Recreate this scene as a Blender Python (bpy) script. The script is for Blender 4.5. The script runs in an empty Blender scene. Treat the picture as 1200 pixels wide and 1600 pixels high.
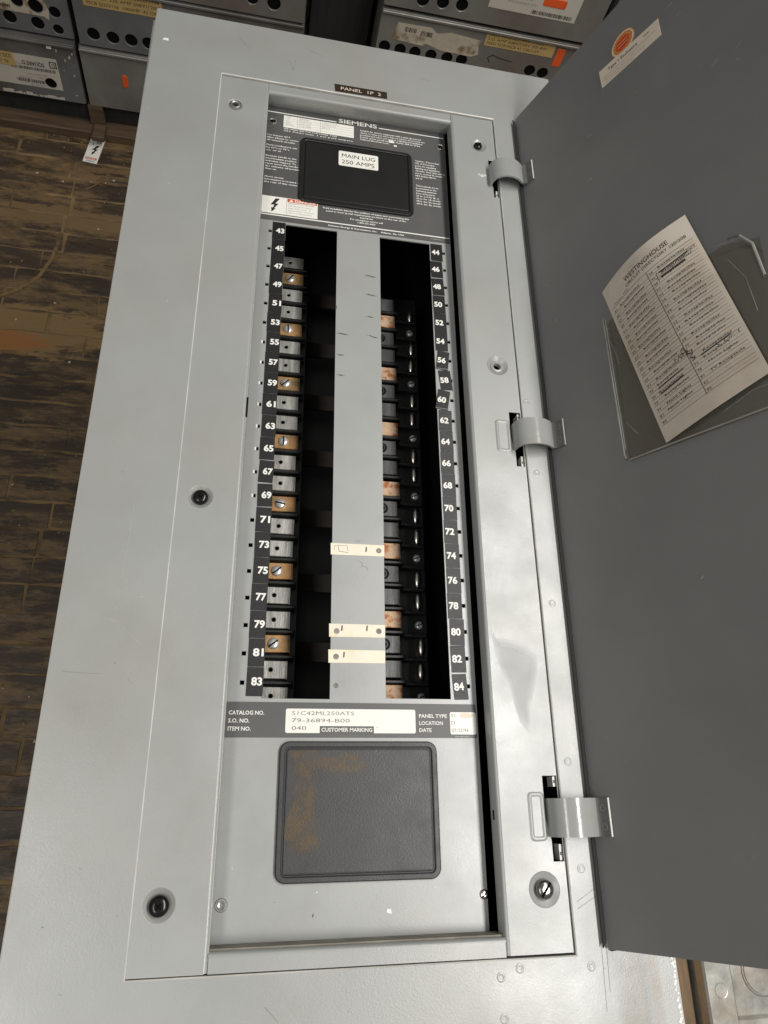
import bpy, math, random
from mathutils import Vector, Matrix
from mathutils.geometry import tessellate_polygon
random.seed(7)
S = 0.0254                     # everything below is measured in inches; z = 0 is the face of the panel, the floor is at z = -30
FLOOR = -30.0
scn = bpy.context.scene
COL = scn.collection
R = math.radians

# ------------------------------------------------------------------ camera
RM = ((0.9814789143, -0.0127368102, 0.1911463168), (0.0606938416, -0.9257117241, -0.3733283562), (0.1817013989, 0.378015314, -0.907793492))
CAM = Vector((0.022082, -3.8011675, 24.1028828))
cd = bpy.data.cameras.new('camera'); cam = bpy.data.objects.new('camera', cd); COL.objects.link(cam)
cd.sensor_fit = 'HORIZONTAL'; cd.sensor_width = 36.0; cd.lens = 36.0 * 1103.1816 / 1200.0
cd.clip_start = 0.02; cd.clip_end = 60.0
rx, ry, rz = Vector(RM[0]), -Vector(RM[1]), -Vector(RM[2])
mw = Matrix((rx, ry, rz)).transposed().to_4x4(); mw.translation = (CAM + Vector((0, 0, -FLOOR))) * S
cam.matrix_world = mw
scn.camera = cam

# ------------------------------------------------------------------ world, lamps, exposure
w = bpy.data.worlds.new('World'); scn.world = w; w.use_nodes = True
w.node_tree.nodes['Background'].inputs[0].default_value = (1.0, 0.985, 0.955, 1); w.node_tree.nodes['Background'].inputs[1].default_value = 0.26
def ceiling_or_fill_lamp(x, y, z, sx, sy, watts, col=(1, .975, .935)):
    l = bpy.data.lights.new('ceiling_or_fill_lamp', 'AREA'); l.shape = 'RECTANGLE'; l.size = sx * S; l.size_y = sy * S
    l.energy = watts; l.color = col
    o = bpy.data.objects.new('ceiling_or_fill_lamp', l); COL.objects.link(o); o.location = (x * S, y * S, (z - FLOOR) * S)
ceiling_or_fill_lamp(41.5, 4, 78, 11, 88, 57)
ceiling_or_fill_lamp(-36, -30, 78, 15, 54, 17)  # unseen fill lamp, added to brighten the door and the recess wall
scn.view_settings.view_transform = 'Standard'; scn.view_settings.look = 'None'
scn.view_settings.exposure = 0.0; scn.view_settings.gamma = 1.0

# ------------------------------------------------------------------ materials
def mat(name, col, rough=.5, metal=0.0, var=.08, scale=8.0, bump=0.0, bscale=60.0, col2=None, c2scale=5.0, c2pos=(.5, .65), spec=.5, rvar=0.0, stretch=(1, 1, 1), orand=False):
    m = bpy.data.materials.new(name); m.use_nodes = True; nt = m.node_tree; N = nt.nodes; L = nt.links
    b = N['Principled BSDF']; b.inputs['Roughness'].default_value = rough; b.inputs['Metallic'].default_value = metal
    b.inputs['Specular IOR Level'].default_value = spec
    tc = N.new('ShaderNodeTexCoord'); mp = N.new('ShaderNodeMapping'); L.new(tc.outputs['Object'], mp.inputs[0])
    mp.inputs['Scale'].default_value = stretch
    if orand:                                          # every copy gets its own piece of the pattern
        oi = N.new('ShaderNodeObjectInfo'); k = N.new('ShaderNodeVectorMath'); k.operation = 'SCALE'; k.inputs[0].default_value = (7.3, 3.1, 5.7); L.new(oi.outputs['Random'], k.inputs['Scale']); L.new(k.outputs[0], mp.inputs['Location'])
    def noise(sc, det=5, rg=.6):
        n = N.new('ShaderNodeTexNoise'); n.inputs['Scale'].default_value = sc; n.inputs['Detail'].default_value = det; n.inputs['Roughness'].default_value = rg
        L.new(mp.outputs[0], n.inputs['Vector']); return n.outputs['Fac']
    def ramp(src, a, bb):
        r = N.new('ShaderNodeMapRange'); r.clamp = True
        for i, v in ((1, a[0]), (2, a[1]), (3, bb[0]), (4, bb[1])): r.inputs[i].default_value = v
        L.new(src, r.inputs[0]); return r.outputs[0]
    f = ramp(noise(scale), (.3, .7), (1 - var, 1 + var))
    mx = N.new('ShaderNodeMix'); mx.data_type = 'RGBA'; mx.blend_type = 'MIX'
    mx.inputs[6].default_value = (*col, 1); mx.inputs[7].default_value = (*(col2 or col), 1)
    if col2: L.new(ramp(noise(c2scale), c2pos, (0, 1)), mx.inputs[0])
    else: mx.inputs[0].default_value = 0
    vm = N.new('ShaderNodeVectorMath'); vm.operation = 'SCALE'; L.new(mx.outputs[2], vm.inputs[0]); L.new(f, vm.inputs['Scale'])
    L.new(vm.outputs[0], b.inputs['Base Color'])
    if rvar: L.new(ramp(noise(scale * 1.7), (.3, .7), (rough - rvar, rough + rvar)), b.inputs['Roughness'])
    if bump:
        bp = N.new('ShaderNodeBump'); bp.inputs['Strength'].default_value = bump; bp.inputs['Distance'].default_value = .0006
        L.new(noise(bscale, 3, .6), bp.inputs['Height']); L.new(bp.outputs[0], b.inputs['Normal'])
    return m
M = {}
M['paint'] = mat('grey_paint', (.311, .318, .306), .36, 0, .04, 9, .22, 760, rvar=.08, spec=1.0, col2=(.292, .290, .270), c2scale=7, c2pos=(.42, .72))
def trim_material():           # the same paint, with brown and grey reflections painted into its lower right corner
    m = mat('grey_paint_with_reflection', (.311, .318, .306), .36, 0, .04, 9, .22, 760, rvar=.08, spec=1.0, col2=(.292, .290, .270), c2scale=7, c2pos=(.42, .72)); nt = m.node_tree; N = nt.nodes; L = nt.links; b = N['Principled BSDF']
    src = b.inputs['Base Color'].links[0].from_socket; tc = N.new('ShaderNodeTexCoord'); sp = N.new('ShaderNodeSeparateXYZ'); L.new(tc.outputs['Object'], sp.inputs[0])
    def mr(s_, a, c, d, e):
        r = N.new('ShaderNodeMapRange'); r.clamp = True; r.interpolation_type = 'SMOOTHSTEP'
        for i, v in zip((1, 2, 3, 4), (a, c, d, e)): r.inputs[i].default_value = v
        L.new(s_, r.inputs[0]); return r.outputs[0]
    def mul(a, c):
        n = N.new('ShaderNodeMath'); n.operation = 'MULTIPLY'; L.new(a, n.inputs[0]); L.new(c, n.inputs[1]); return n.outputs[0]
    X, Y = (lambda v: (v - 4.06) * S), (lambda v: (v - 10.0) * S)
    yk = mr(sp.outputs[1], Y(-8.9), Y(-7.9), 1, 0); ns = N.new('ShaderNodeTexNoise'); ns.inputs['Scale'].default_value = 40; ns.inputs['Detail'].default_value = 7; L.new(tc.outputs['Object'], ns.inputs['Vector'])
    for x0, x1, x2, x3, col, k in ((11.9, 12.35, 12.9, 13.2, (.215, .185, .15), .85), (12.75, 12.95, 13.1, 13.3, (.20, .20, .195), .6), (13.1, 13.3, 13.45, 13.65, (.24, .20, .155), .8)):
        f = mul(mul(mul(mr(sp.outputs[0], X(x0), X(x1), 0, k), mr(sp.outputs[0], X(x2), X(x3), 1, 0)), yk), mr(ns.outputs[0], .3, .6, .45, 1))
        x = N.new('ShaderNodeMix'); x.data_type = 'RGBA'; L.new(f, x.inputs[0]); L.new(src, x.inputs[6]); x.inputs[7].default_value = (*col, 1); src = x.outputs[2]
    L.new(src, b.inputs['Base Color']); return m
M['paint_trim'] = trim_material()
M['paint_df'] = mat('deadfront_paint', (.317, .325, .316), .36, 0, .04, 11, .09, 520, rvar=.08, spec=.95, col2=(.298, .297, .28), c2scale=8, c2pos=(.45, .72))
M['scratch'] = mat('scratched_paint', (.47, .465, .44), .4, 0, .3, 120)
M['paint_edge'] = mat('worn_and_highlit_paint', (.56, .55, .51), .3, 0, .2, 30)  # worn paint and chips; on edges the pale colour paints a highlight
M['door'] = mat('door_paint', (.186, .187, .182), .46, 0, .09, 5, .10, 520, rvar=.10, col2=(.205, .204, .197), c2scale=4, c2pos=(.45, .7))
for i_, r_ in enumerate((.42, .47, .52)): M['smear%d' % i_] = mat('matt_smear_on_paint', (.308, .314, .302), r_, 0, .05, 14, .2, 760, spec=1.0, rvar=.07)
M['door_scuff'] = mat('rubbed_door_paint', (.215, .212, .20), .5, 0, .3, 160)
M['door_edge'] = mat('dark_door_edge', (.024, .023, .021), .5, 0, .06, 20)  # nearly black, far darker than the door face
M['black_label'] = mat('dark_label', (.088, .088, .086), .45, 0, .08, 14, col2=(.12, .105, .085), c2scale=7, c2pos=(.55, .75))
M['black'] = mat('black_plastic', (.010, .010, .010), .40, 0, .15, 20, .15, 500)
M['tape'] = mat('black_tape', (.010, .010, .010), .42, 0, .2, 30, .2, 300)
M['tape_glare'] = mat('black_tape_with_glare', (.035, .035, .034), .5, 0, .35, 160, .4, 500, stretch=(1, 3, 1))  # grey glare on the tape put into its colour
M['white'] = mat('white_print', (.80, .79, .74), .5, 0, .04, 20)
M['sticker'] = mat('white_sticker', (.80, .785, .72), .42, 0, .05, 14)
M['ink'] = mat('black_ink', (.02, .02, .02), .5)
M['inkgrey'] = mat('grey_ink', (.22, .21, .19), .6, 0, .4, 200)
M['steel'] = mat('zinc_steel', (.42, .41, .38), .36, .85, .2, 40, .2, 300, stretch=(.3, 2, 1), rvar=.1)
M['tin'] = mat('tinned_bus', (.42, .41, .38), .40, .45, .4, 60, .3, 300, stretch=(3, .35, 1), rvar=.1, orand=True, col2=(.25, .19, .13), c2scale=50, c2pos=(.6, .8))
M['copper'] = mat('tarnished_copper', (.46, .25, .10), .45, .3, .3, 60, .3, 300, col2=(.20, .16, .07), c2scale=70, c2pos=(.46, .68), orand=True)
M['strap_paint'] = mat('glossy_strap_paint', (.30, .305, .293), .17, 0, .05, 20, .1, 500, rvar=.06, spec=.8, col2=(.27, .255, .23), c2scale=40, c2pos=(.55, .75))
M['strap_end'] = mat('strap_end_paint', (.115, .114, .108), .45, 0, .08, 12)
M['strap'] = mat('near_black_copper', (.007, .0045, .003), .8, 0, .3, 60, spec=.2)  # copper toned down almost to black
M['tin_dark'] = mat('dimmed_tinned_bus', (.085, .085, .082), .42, .3, .4, 60, .3, 300, stretch=(3, .35, 1), rvar=.1, orand=True)  # dark copy of the tin, dims the right column by colour
M['screwhead'] = mat('zinc_screw', (.64, .63, .60), .30, .5, .15, 120)
M['grime'] = mat('grime', (.21, .195, .16), .7, 0, .3, 40)
M['copper_pale'] = mat('oxidised_copper', (.58, .40, .26), .6, .2, .15, 90, .2, 300, col2=(.40, .14, .04), c2scale=110, c2pos=(.50, .60), orand=True)
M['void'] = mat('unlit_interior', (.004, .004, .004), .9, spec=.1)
M['chrome'] = mat('bright_screw', (.62, .60, .56), .22, 1, .1, 90)
M['darkchrome'] = mat('worn_plated_screw', (.20, .19, .18), .24, .9, .3, 90)
M['dimple_dirt'] = mat('dirty_paint_in_dimple', (.25, .245, .225), .5, 0, .2, 60)
M['jaw'] = mat('plated_jaw', (.75, .72, .66), .30, 1, .2, 120)
M['blackscrew'] = mat('black_oxide_screw', (.022, .021, .02), .2, .7, .3, 90)
M['masking'] = mat('cream_paper_tape', (.80, .745, .60), .7, 0, .06, 40, .2, 400, col2=(.72, .56, .32), c2scale=30, c2pos=(.58, .8))
M['card'] = mat('aged_card', (.63, .565, .48), .55, 0, .06, 16, .1, 300, col2=(.52, .43, .33), c2scale=20, c2pos=(.5, .8))
M['cream'] = mat('cream_sticker', (.72, .62, .50), .5, 0, .05, 18)
M['orange'] = mat('orange_print', (.62, .085, .015), .5, 0, .1, 30)
M['gold'] = mat('gold_print', (.55, .26, .07), .5, 0, .1, 60)
M['brownlabel'] = mat('brown_embossing_tape', (.035, .026, .018), .3, 0, .1, 30)
M['mask_old'] = mat('old_masking_tape', (.42, .29, .11), .7, 0, .12, 20, .2, 200)
M['boxpaint'] = mat('dirty_grey_enclosure', (.135, .136, .134), .5, .15, .22, 6, .15, 150, col2=(.085, .07, .052), c2scale=3.5, c2pos=(.5, .68), rvar=.08)
M['boxgalv'] = mat('dirty_galvanised', (.205, .196, .18), .48, .35, .25, 8, .2, 150, col2=(.115, .082, .052), c2scale=4, c2pos=(.48, .66), rvar=.1)
M['galv'] = mat('galvanised_sheet', (.50, .49, .45), .4, .6, .28, 22, .25, 260, col2=(.40, .34, .27), c2scale=9, c2pos=(.5, .7), rvar=.1)
M['torn'] = mat('torn_paper', (.42, .37, .29), .75, 0, .15, 22, .3, 120, col2=(.20, .13, .07), c2scale=18, c2pos=(.56, .64))
M['boxlabel'] = mat('dusty_label', (.46, .43, .37), .6, 0, .1, 16)
M['shade_black'] = mat('shade_black_timber', (.012, .010, .008), .8, 0, .4, 20, .4, 90, stretch=(3, 3, .3))  # near black: shade under, between and behind the stacks put into colour
M['wood_dark'] = mat('dark_skid_wood', (.085, .052, .028), .7, 0, .35, 30, .5, 120, stretch=(.25, 3, 3), col2=(.045, .03, .018), c2scale=12)
M['wood_brown'] = mat('brown_board', (.18, .115, .06), .6, 0, .35, 40, .4, 120, stretch=(6, .3, 3), col2=(.11, .06, .025), c2scale=22)

def cover_material():          # black moulded cover with a brown reflection painted into its left side and top
    m = mat('black_cover_with_reflection', (.034, .034, .033), .42, 0, .12, 30, .25, 600, rvar=.06); nt = m.node_tree; N = nt.nodes; L = nt.links
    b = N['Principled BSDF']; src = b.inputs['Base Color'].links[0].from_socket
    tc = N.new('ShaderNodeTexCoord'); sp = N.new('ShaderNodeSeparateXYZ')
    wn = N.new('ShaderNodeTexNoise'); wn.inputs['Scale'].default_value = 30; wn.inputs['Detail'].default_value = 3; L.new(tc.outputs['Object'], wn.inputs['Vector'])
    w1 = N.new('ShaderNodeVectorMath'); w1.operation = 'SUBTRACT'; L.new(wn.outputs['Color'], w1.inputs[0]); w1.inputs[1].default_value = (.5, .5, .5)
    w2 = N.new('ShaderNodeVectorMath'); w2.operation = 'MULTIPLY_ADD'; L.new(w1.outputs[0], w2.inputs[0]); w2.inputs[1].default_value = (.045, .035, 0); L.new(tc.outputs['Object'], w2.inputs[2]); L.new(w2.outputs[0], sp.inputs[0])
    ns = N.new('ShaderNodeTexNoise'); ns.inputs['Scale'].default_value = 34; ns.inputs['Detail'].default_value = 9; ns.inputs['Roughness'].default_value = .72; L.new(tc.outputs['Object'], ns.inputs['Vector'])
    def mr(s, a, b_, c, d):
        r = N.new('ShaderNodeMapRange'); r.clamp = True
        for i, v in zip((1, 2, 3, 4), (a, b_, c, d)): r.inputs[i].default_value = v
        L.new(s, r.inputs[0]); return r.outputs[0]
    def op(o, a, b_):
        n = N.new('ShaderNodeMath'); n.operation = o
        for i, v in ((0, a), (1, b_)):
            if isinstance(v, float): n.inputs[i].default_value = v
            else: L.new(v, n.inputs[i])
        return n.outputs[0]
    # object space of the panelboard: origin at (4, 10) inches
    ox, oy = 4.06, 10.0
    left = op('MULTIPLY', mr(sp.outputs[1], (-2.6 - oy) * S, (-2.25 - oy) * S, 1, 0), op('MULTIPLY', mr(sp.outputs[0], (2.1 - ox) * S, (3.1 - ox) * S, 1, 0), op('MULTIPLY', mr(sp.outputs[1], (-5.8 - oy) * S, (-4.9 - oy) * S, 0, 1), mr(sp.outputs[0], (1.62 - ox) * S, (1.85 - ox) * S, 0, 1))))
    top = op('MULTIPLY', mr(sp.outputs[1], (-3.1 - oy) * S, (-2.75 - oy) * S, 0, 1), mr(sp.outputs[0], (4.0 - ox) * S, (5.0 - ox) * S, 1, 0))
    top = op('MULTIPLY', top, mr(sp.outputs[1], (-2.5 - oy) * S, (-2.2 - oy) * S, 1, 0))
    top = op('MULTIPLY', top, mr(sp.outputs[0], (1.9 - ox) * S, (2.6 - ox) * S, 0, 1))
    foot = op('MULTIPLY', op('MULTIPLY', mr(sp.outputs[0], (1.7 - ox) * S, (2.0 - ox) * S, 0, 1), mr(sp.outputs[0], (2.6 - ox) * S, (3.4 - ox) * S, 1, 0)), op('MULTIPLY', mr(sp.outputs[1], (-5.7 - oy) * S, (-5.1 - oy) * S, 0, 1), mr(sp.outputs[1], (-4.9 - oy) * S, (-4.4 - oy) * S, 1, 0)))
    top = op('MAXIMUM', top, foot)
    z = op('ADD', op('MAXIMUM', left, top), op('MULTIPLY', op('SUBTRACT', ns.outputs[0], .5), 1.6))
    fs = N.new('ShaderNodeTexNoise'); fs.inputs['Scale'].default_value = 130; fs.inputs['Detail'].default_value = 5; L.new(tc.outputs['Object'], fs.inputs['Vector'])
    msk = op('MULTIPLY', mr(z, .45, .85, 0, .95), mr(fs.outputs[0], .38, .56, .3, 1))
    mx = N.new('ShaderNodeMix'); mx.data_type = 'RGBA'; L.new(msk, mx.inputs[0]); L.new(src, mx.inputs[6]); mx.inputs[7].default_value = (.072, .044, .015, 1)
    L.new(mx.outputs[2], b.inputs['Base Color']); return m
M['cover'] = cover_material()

def film_material(tint=(.89, .87, .83), gl=.06):
    m = bpy.data.materials.new('clear_vinyl'); m.use_nodes = True; nt = m.node_tree; N = nt.nodes; L = nt.links
    N.remove(N['Principled BSDF']); out = N['Material Output']
    t = N.new('ShaderNodeBsdfTransparent'); t.inputs[0].default_value = (*tint, 1)
    g = N.new('ShaderNodeBsdfGlossy'); g.inputs['Roughness'].default_value = .16
    x = N.new('ShaderNodeMixShader'); x.inputs[0].default_value = gl; L.new(t.outputs[0], x.inputs[1]); L.new(g.outputs[0], x.inputs[2]); L.new(x.outputs[0], out.inputs[0])
    return m
M['film'] = film_material(); M['film_front'] = film_material((.975, .97, .96), .03)
M['bead'] = mat('vinyl_welt_and_glint', (.27, .255, .23), .2, 0, .2, 40)  # pale tone stands in for highlights on the welt and wrinkles

def plank_material():
    m = bpy.data.materials.new('worn_strip_floor'); m.use_nodes = True; nt = m.node_tree; N = nt.nodes; L = nt.links; b = N['Principled BSDF']
    ge = N.new('ShaderNodeNewGeometry'); oi = N.new('ShaderNodeObjectInfo')
    def noise(sc, st, det=6, rg=.65):
        mp = N.new('ShaderNodeMapping'); mp.inputs['Scale'].default_value = st; L.new(ge.outputs['Position'], mp.inputs[0])
        n = N.new('ShaderNodeTexNoise'); n.inputs['Scale'].default_value = sc; n.inputs['Detail'].default_value = det; n.inputs['Roughness'].default_value = rg; L.new(mp.outputs[0], n.inputs['Vector']); return n.outputs['Fac']
    def mr(src, a, c, d, e):
        r = N.new('ShaderNodeMapRange'); r.clamp = True
        for i, v in zip((1, 2, 3, 4), (a, c, d, e)): r.inputs[i].default_value = v
        L.new(src, r.inputs[0]); return r.outputs[0]
    def mix(f, a, c):
        x = N.new('ShaderNodeMix'); x.data_type = 'RGBA'; L.new(f, x.inputs[0])
        for i, v in ((6, a), (7, c)):
            if isinstance(v, tuple): x.inputs[i].default_value = (*v, 1)
            else: L.new(v, x.inputs[i])
        return x.outputs[2]
    base = mix(mr(noise(30, (.3, 1.5, 1)), .35, .65, 0, 1), (.024, .016, .010), (.062, .041, .024))
    base = mix(mr(oi.outputs['Random'], 0, 1, 0, .55), base, (.060, .040, .022))
    grime = mix(mr(noise(60, (.5, 1.2, 1)), .4, .6, 0, 1), (.195, .122, .052), (.125, .082, .04))
    base = mix(mr(noise(11, (.45, 1.7, 1), 8, .72), .46, .56, 0, .9), base, grime)                # trodden-in ochre dirt, drawn out along the boards
    base = mix(mr(noise(150, (1, 1, 1), 2), .68, .74, 0, .55), base, (.22, .20, .17))            # grit
    base = mix(mr(noise(26, (.35, 1.5, 1), 7, .75), .56, .64, 0, .8), base, (.012, .009, .007))  # worn black patches
    def zone(cx, cy, rx, ry, wob, col, k):                # a stain with a ragged outline, fixed to the floor
        global_base = base
        v = N.new('ShaderNodeVectorMath'); v.operation = 'SUBTRACT'; L.new(ge.outputs['Position'], v.inputs[0]); v.inputs[1].default_value = (cx * S, cy * S, 0)
        u = N.new('ShaderNodeVectorMath'); u.operation = 'MULTIPLY'; L.new(v.outputs[0], u.inputs[0]); u.inputs[1].default_value = (1 / (rx * S), 1 / (ry * S), 0)
        le = N.new('ShaderNodeVectorMath'); le.operation = 'LENGTH'; L.new(u.outputs[0], le.inputs[0])
        a = N.new('ShaderNodeMath'); a.operation = 'MULTIPLY_ADD'; L.new(noise(wob, (.5, 1.6, 1), 8, .75), a.inputs[0]); a.inputs[1].default_value = 2.6; L.new(le.outputs['Value'], a.inputs[2])
        return mix(mr(a.outputs[0], 2.15, 2.35, k, 0), global_base, col)
    base = zone(-20, 33.4, 7.5, 2.6, 22, (.24, .15, .06), .9)
    base = zone(-21.2, 32.0, 3.6, 1.1, 45, (.30, .12, .03), .85)
    base = zone(-19, 46, 9, 1.2, 22, (.18, .115, .05), .9)
    L.new(base, b.inputs['Base Color'])
    L.new(mr(noise(24, (.4, 1.4, 1)), .3, .7, .42, .75), b.inputs['Roughness'])
    bp = N.new('ShaderNodeBump'); bp.inputs['Strength'].default_value = .7; bp.inputs['Distance'].default_value = .001; L.new(noise(70, (.4, 1.6, 1)), bp.inputs['Height']); L.new(bp.outputs[0], b.inputs['Normal'])
    return m
M['plank'] = plank_material()
M['seam'] = mat('dirt_in_seams', (.205, .132, .058), .8, 0, .35, 14, .6, 120, col2=(.07, .046, .022), c2scale=9, c2pos=(.45, .65))
M['ochre'] = mat('ochre_stain', (.21, .13, .05), .7, 0, .3, 30, .4, 160, col2=(.09, .055, .025), c2scale=30, c2pos=(.5, .62))
M['rust'] = mat('orange_stain', (.24, .105, .028), .7, 0, .3, 40, .4, 160, col2=(.12, .062, .02), c2scale=45, c2pos=(.5, .6))

# ------------------------------------------------------------------ helpers
_cache = {}
_tcurve = bpy.data.curves.new('t', 'FONT'); _tobj = bpy.data.objects.new('t', _tcurve)
def glyphs(s, bold, res):
    k = (s, bold, res)
    if k not in _cache:
        _tcurve.body = s; _tcurve.size = 1; _tcurve.offset = bold; _tcurve.resolution_u = res
        me = _tobj.to_mesh()
        vs = [(v.co.x, v.co.y) for v in me.vertices]; fs = [tuple(p.vertices) for p in me.polygons]
        _tobj.to_mesh_clear()
        _cache[k] = (vs, fs)
    return _cache[k]
_h = glyphs('H', 0, 2)[0]; CAPH = max(v[1] for v in _h) - min(v[1] for v in _h)

def rrect(x0, x1, y0, y1, r=0.0, n=4):
    if r <= 0: return [(x0, y0), (x1, y0), (x1, y1), (x0, y1)]
    out = []
    for cx, cy, a0 in ((x1 - r, y0 + r, -90), (x1 - r, y1 - r, 0), (x0 + r, y1 - r, 90), (x0 + r, y0 + r, 180)):
        for i in range(n + 1):
            a = R(a0 + 90 * i / n); out.append((cx + r * math.cos(a), cy + r * math.sin(a)))
    return out
def circ(cx, cy, r, n=20): return [(cx + r * math.cos(2 * math.pi * i / n), cy + r * math.sin(2 * math.pi * i / n)) for i in range(n)]
def offset(loop, d):                                  # inward for a counter-clockwise loop
    out = []; n = len(loop)
    for i in range(n):
        a, b, c = Vector(loop[i - 1]), Vector(loop[i]), Vector(loop[(i + 1) % n])
        e1 = (b - a).normalized(); e2 = (c - b).normalized(); n1 = Vector((-e1.y, e1.x)); n2 = Vector((-e2.y, e2.x))
        m = (n1 + n2); m = m / max(m.length_squared, 1e-9) * 2
        out.append((b.x + m.x * d, b.y + m.y * d))
    return out

class MB:
    def __init__(s): s.v = []; s.f = []; s.m = []; s.tf = None; s.mats = []; s.flat = set()
    def mi(s, name):
        if name not in s.mats: s.mats.append(name)
        return s.mats.index(name)
    def pts(s, ps):
        b = len(s.v)
        for p in ps:
            s.v.append(tuple(s.tf(*p)) if s.tf else tuple(p))
        return b
    def faces(s, fs, m, b=0):
        k = s.mi(m)
        for f in fs: s.f.append(tuple(i + b for i in f)); s.m.append(k)
    def poly(s, ps, m): b = s.pts(ps); s.faces([tuple(range(len(ps)))], m, b)
    def box(s, x0, x1, y0, y1, z0, z1, m, ch=0.0):
        if ch: return s.plate(rrect(x0, x1, y0, y1), [], z0, z1, m, ch)
        b = s.pts([(x, y, z) for z in (z0, z1) for y in (y0, y1) for x in (x0, x1)])
        s.faces([(0, 2, 3, 1), (4, 5, 7, 6), (0, 1, 5, 4), (2, 6, 7, 3), (0, 4, 6, 2), (1, 3, 7, 5)], m, b)
    def loft(s, loops, m, cap=True, base=False):       # loops: [(points2d, z)] same counts
        n = len(loops[0][0]); bs = [s.pts([(x, y, z) for x, y in lp]) for lp, z in loops]
        for a, b in zip(bs, bs[1:]): s.faces([(a + i, a + (i + 1) % n, b + (i + 1) % n, b + i) for i in range(n)], m)
        if cap: s.flat.add(len(s.f)); s.faces([tuple(bs[-1] + i for i in range(n))], m)
        if base: s.faces([tuple(bs[0] + n - 1 - i for i in range(n))], m)
    def plate(s, outer, holes, z0, z1, m, ch=0.0, me=None, bottom=True, mwall=None):
        me = me or m; mwall = mwall or me
        to = offset(outer, ch) if ch else outer
        th = [offset(h, -ch) if ch else h for h in holes]
        loops = [to] + th
        tri = tessellate_polygon([[Vector((x, y, 0)) for x, y in l] for l in loops])
        flat = [p for l in loops for p in l]
        b = s.pts([(x, y, z1) for x, y in flat]); s.flat.update(range(len(s.f), len(s.f) + len(tri)))
        s.faces([(t[0], t[1], t[2]) if ((Vector(flat[t[1]]) - Vector(flat[t[0]])).cross(Vector(flat[t[2]]) - Vector(flat[t[0]])) > 0) else (t[0], t[2], t[1]) for t in tri], m, b)
        if ch:
            for lp, tp, sg in [(outer, to, 1)] + [(h, t, -1) for h, t in zip(holes, th)]:
                s._band([(lp, z1 - ch), (tp, z1)], me, sg)
        for lp, sg in [(outer, 1)] + [(h, -1) for h in holes]: s._band([(lp, z0), (lp, z1 - ch)], mwall, sg)
        if bottom:
            tri = tessellate_polygon([[Vector((x, y, 0)) for x, y in l] for l in [outer] + holes]); flat = [p for l in [outer] + holes for p in l]
            b = s.pts([(x, y, z0) for x, y in flat])
            s.faces([(t[0], t[2], t[1]) if ((Vector(flat[t[1]]) - Vector(flat[t[0]])).cross(Vector(flat[t[2]]) - Vector(flat[t[0]])) > 0) else (t[0], t[1], t[2]) for t in tri], m, b)
    def _band(s, loops, m, sg=1):
        n = len(loops[0][0]); a, b = [s.pts([(x, y, z) for x, y in lp]) for lp, z in loops]
        s.faces([(a + i, a + (i + 1) % n, b + (i + 1) % n, b + i)[::sg] for i in range(n)], m)
    def lathe(s, cx, cy, prof, m, n=20, cap=True):
        s.loft([(circ(cx, cy, r, n), z) for r, z in prof], m, cap)
    def strip(s, path, wid, thick, m):                 # path [(x,z)], extruded along y (wid = y0,y1)
        nn = len(path); top = []; bot = []
        for i in range(nn):
            a = Vector(path[max(i - 1, 0)]); c = Vector(path[min(i + 1, nn - 1)]); d = (c - a).normalized(); no = Vector((-d.y, d.x)) * thick
            p = Vector(path[i]); top.append(p + no); bot.append(p)
        for y, fl in ((wid[0], 0), (wid[1], 1)):
            b = s.pts([(p.x, y, p.y) for p in top] + [(p.x, y, p.y) for p in bot])
            s.faces([((i, nn + i, nn + i + 1, i + 1) if fl else (i, i + 1, nn + i + 1, nn + i)) for i in range(nn - 1)], m, b)
        for arr, fl in ((top, 0), (bot, 1)):
            b = s.pts([(p.x, wid[0], p.y) for p in arr] + [(p.x, wid[1], p.y) for p in arr])
            s.faces([((i, i + 1, nn + i + 1, nn + i)[::-1] if fl else (i, i + 1, nn + i + 1, nn + i)) for i in range(nn - 1)], m, b)
        for i in (0, nn - 1):
            s.poly([(top[i].x, wid[0], top[i].y), (top[i].x, wid[1], top[i].y), (bot[i].x, wid[1], bot[i].y), (bot[i].x, wid[0], bot[i].y)], m)
    def text(s, t, x, y, z, h, m, w=None, align='L', rot=0.0, bold=0.0, res=2, shear=0.0):
        vs, fs = glyphs(t, bold, res)
        if not vs: return
        k = h / CAPH; x0 = min(v[0] for v in vs); x1 = max(v[0] for v in vs); kx = w / (x1 - x0) if w else k
        W = (x1 - x0) * kx; dx = {'L': 0, 'C': -W / 2, 'R': -W}[align]; c, sn = math.cos(rot), math.sin(rot)
        P = []
        for vx, vy in vs:
            a = (vx - x0) * kx + dx; bb = vy * k; a += bb * shear; P.append((x + a * c - bb * sn, y + a * sn + bb * c, z))
        b = s.pts(P); s.faces(fs, m, b)
    def line(s, a, c, wd, z, m):
        a, c = Vector(a), Vector(c); d = (c - a).normalized(); n = Vector((-d.y, d.x)) * wd / 2
        s.poly([((a - n).x, (a - n).y, z), ((c - n).x, (c - n).y, z), ((c + n).x, (c + n).y, z), ((a + n).x, (a + n).y, z)], m)
    def rect(s, x0, x1, y0, y1, z, m): s.poly([(x0, y0, z), (x1, y0, z), (x1, y1, z), (x0, y1, z)], m)
    def polyline(s, ps, wd, z, m):
        for i, (a, c) in enumerate(zip(ps, ps[1:])): s.line(a, c, wd, z + i * .0004, m)
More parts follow.
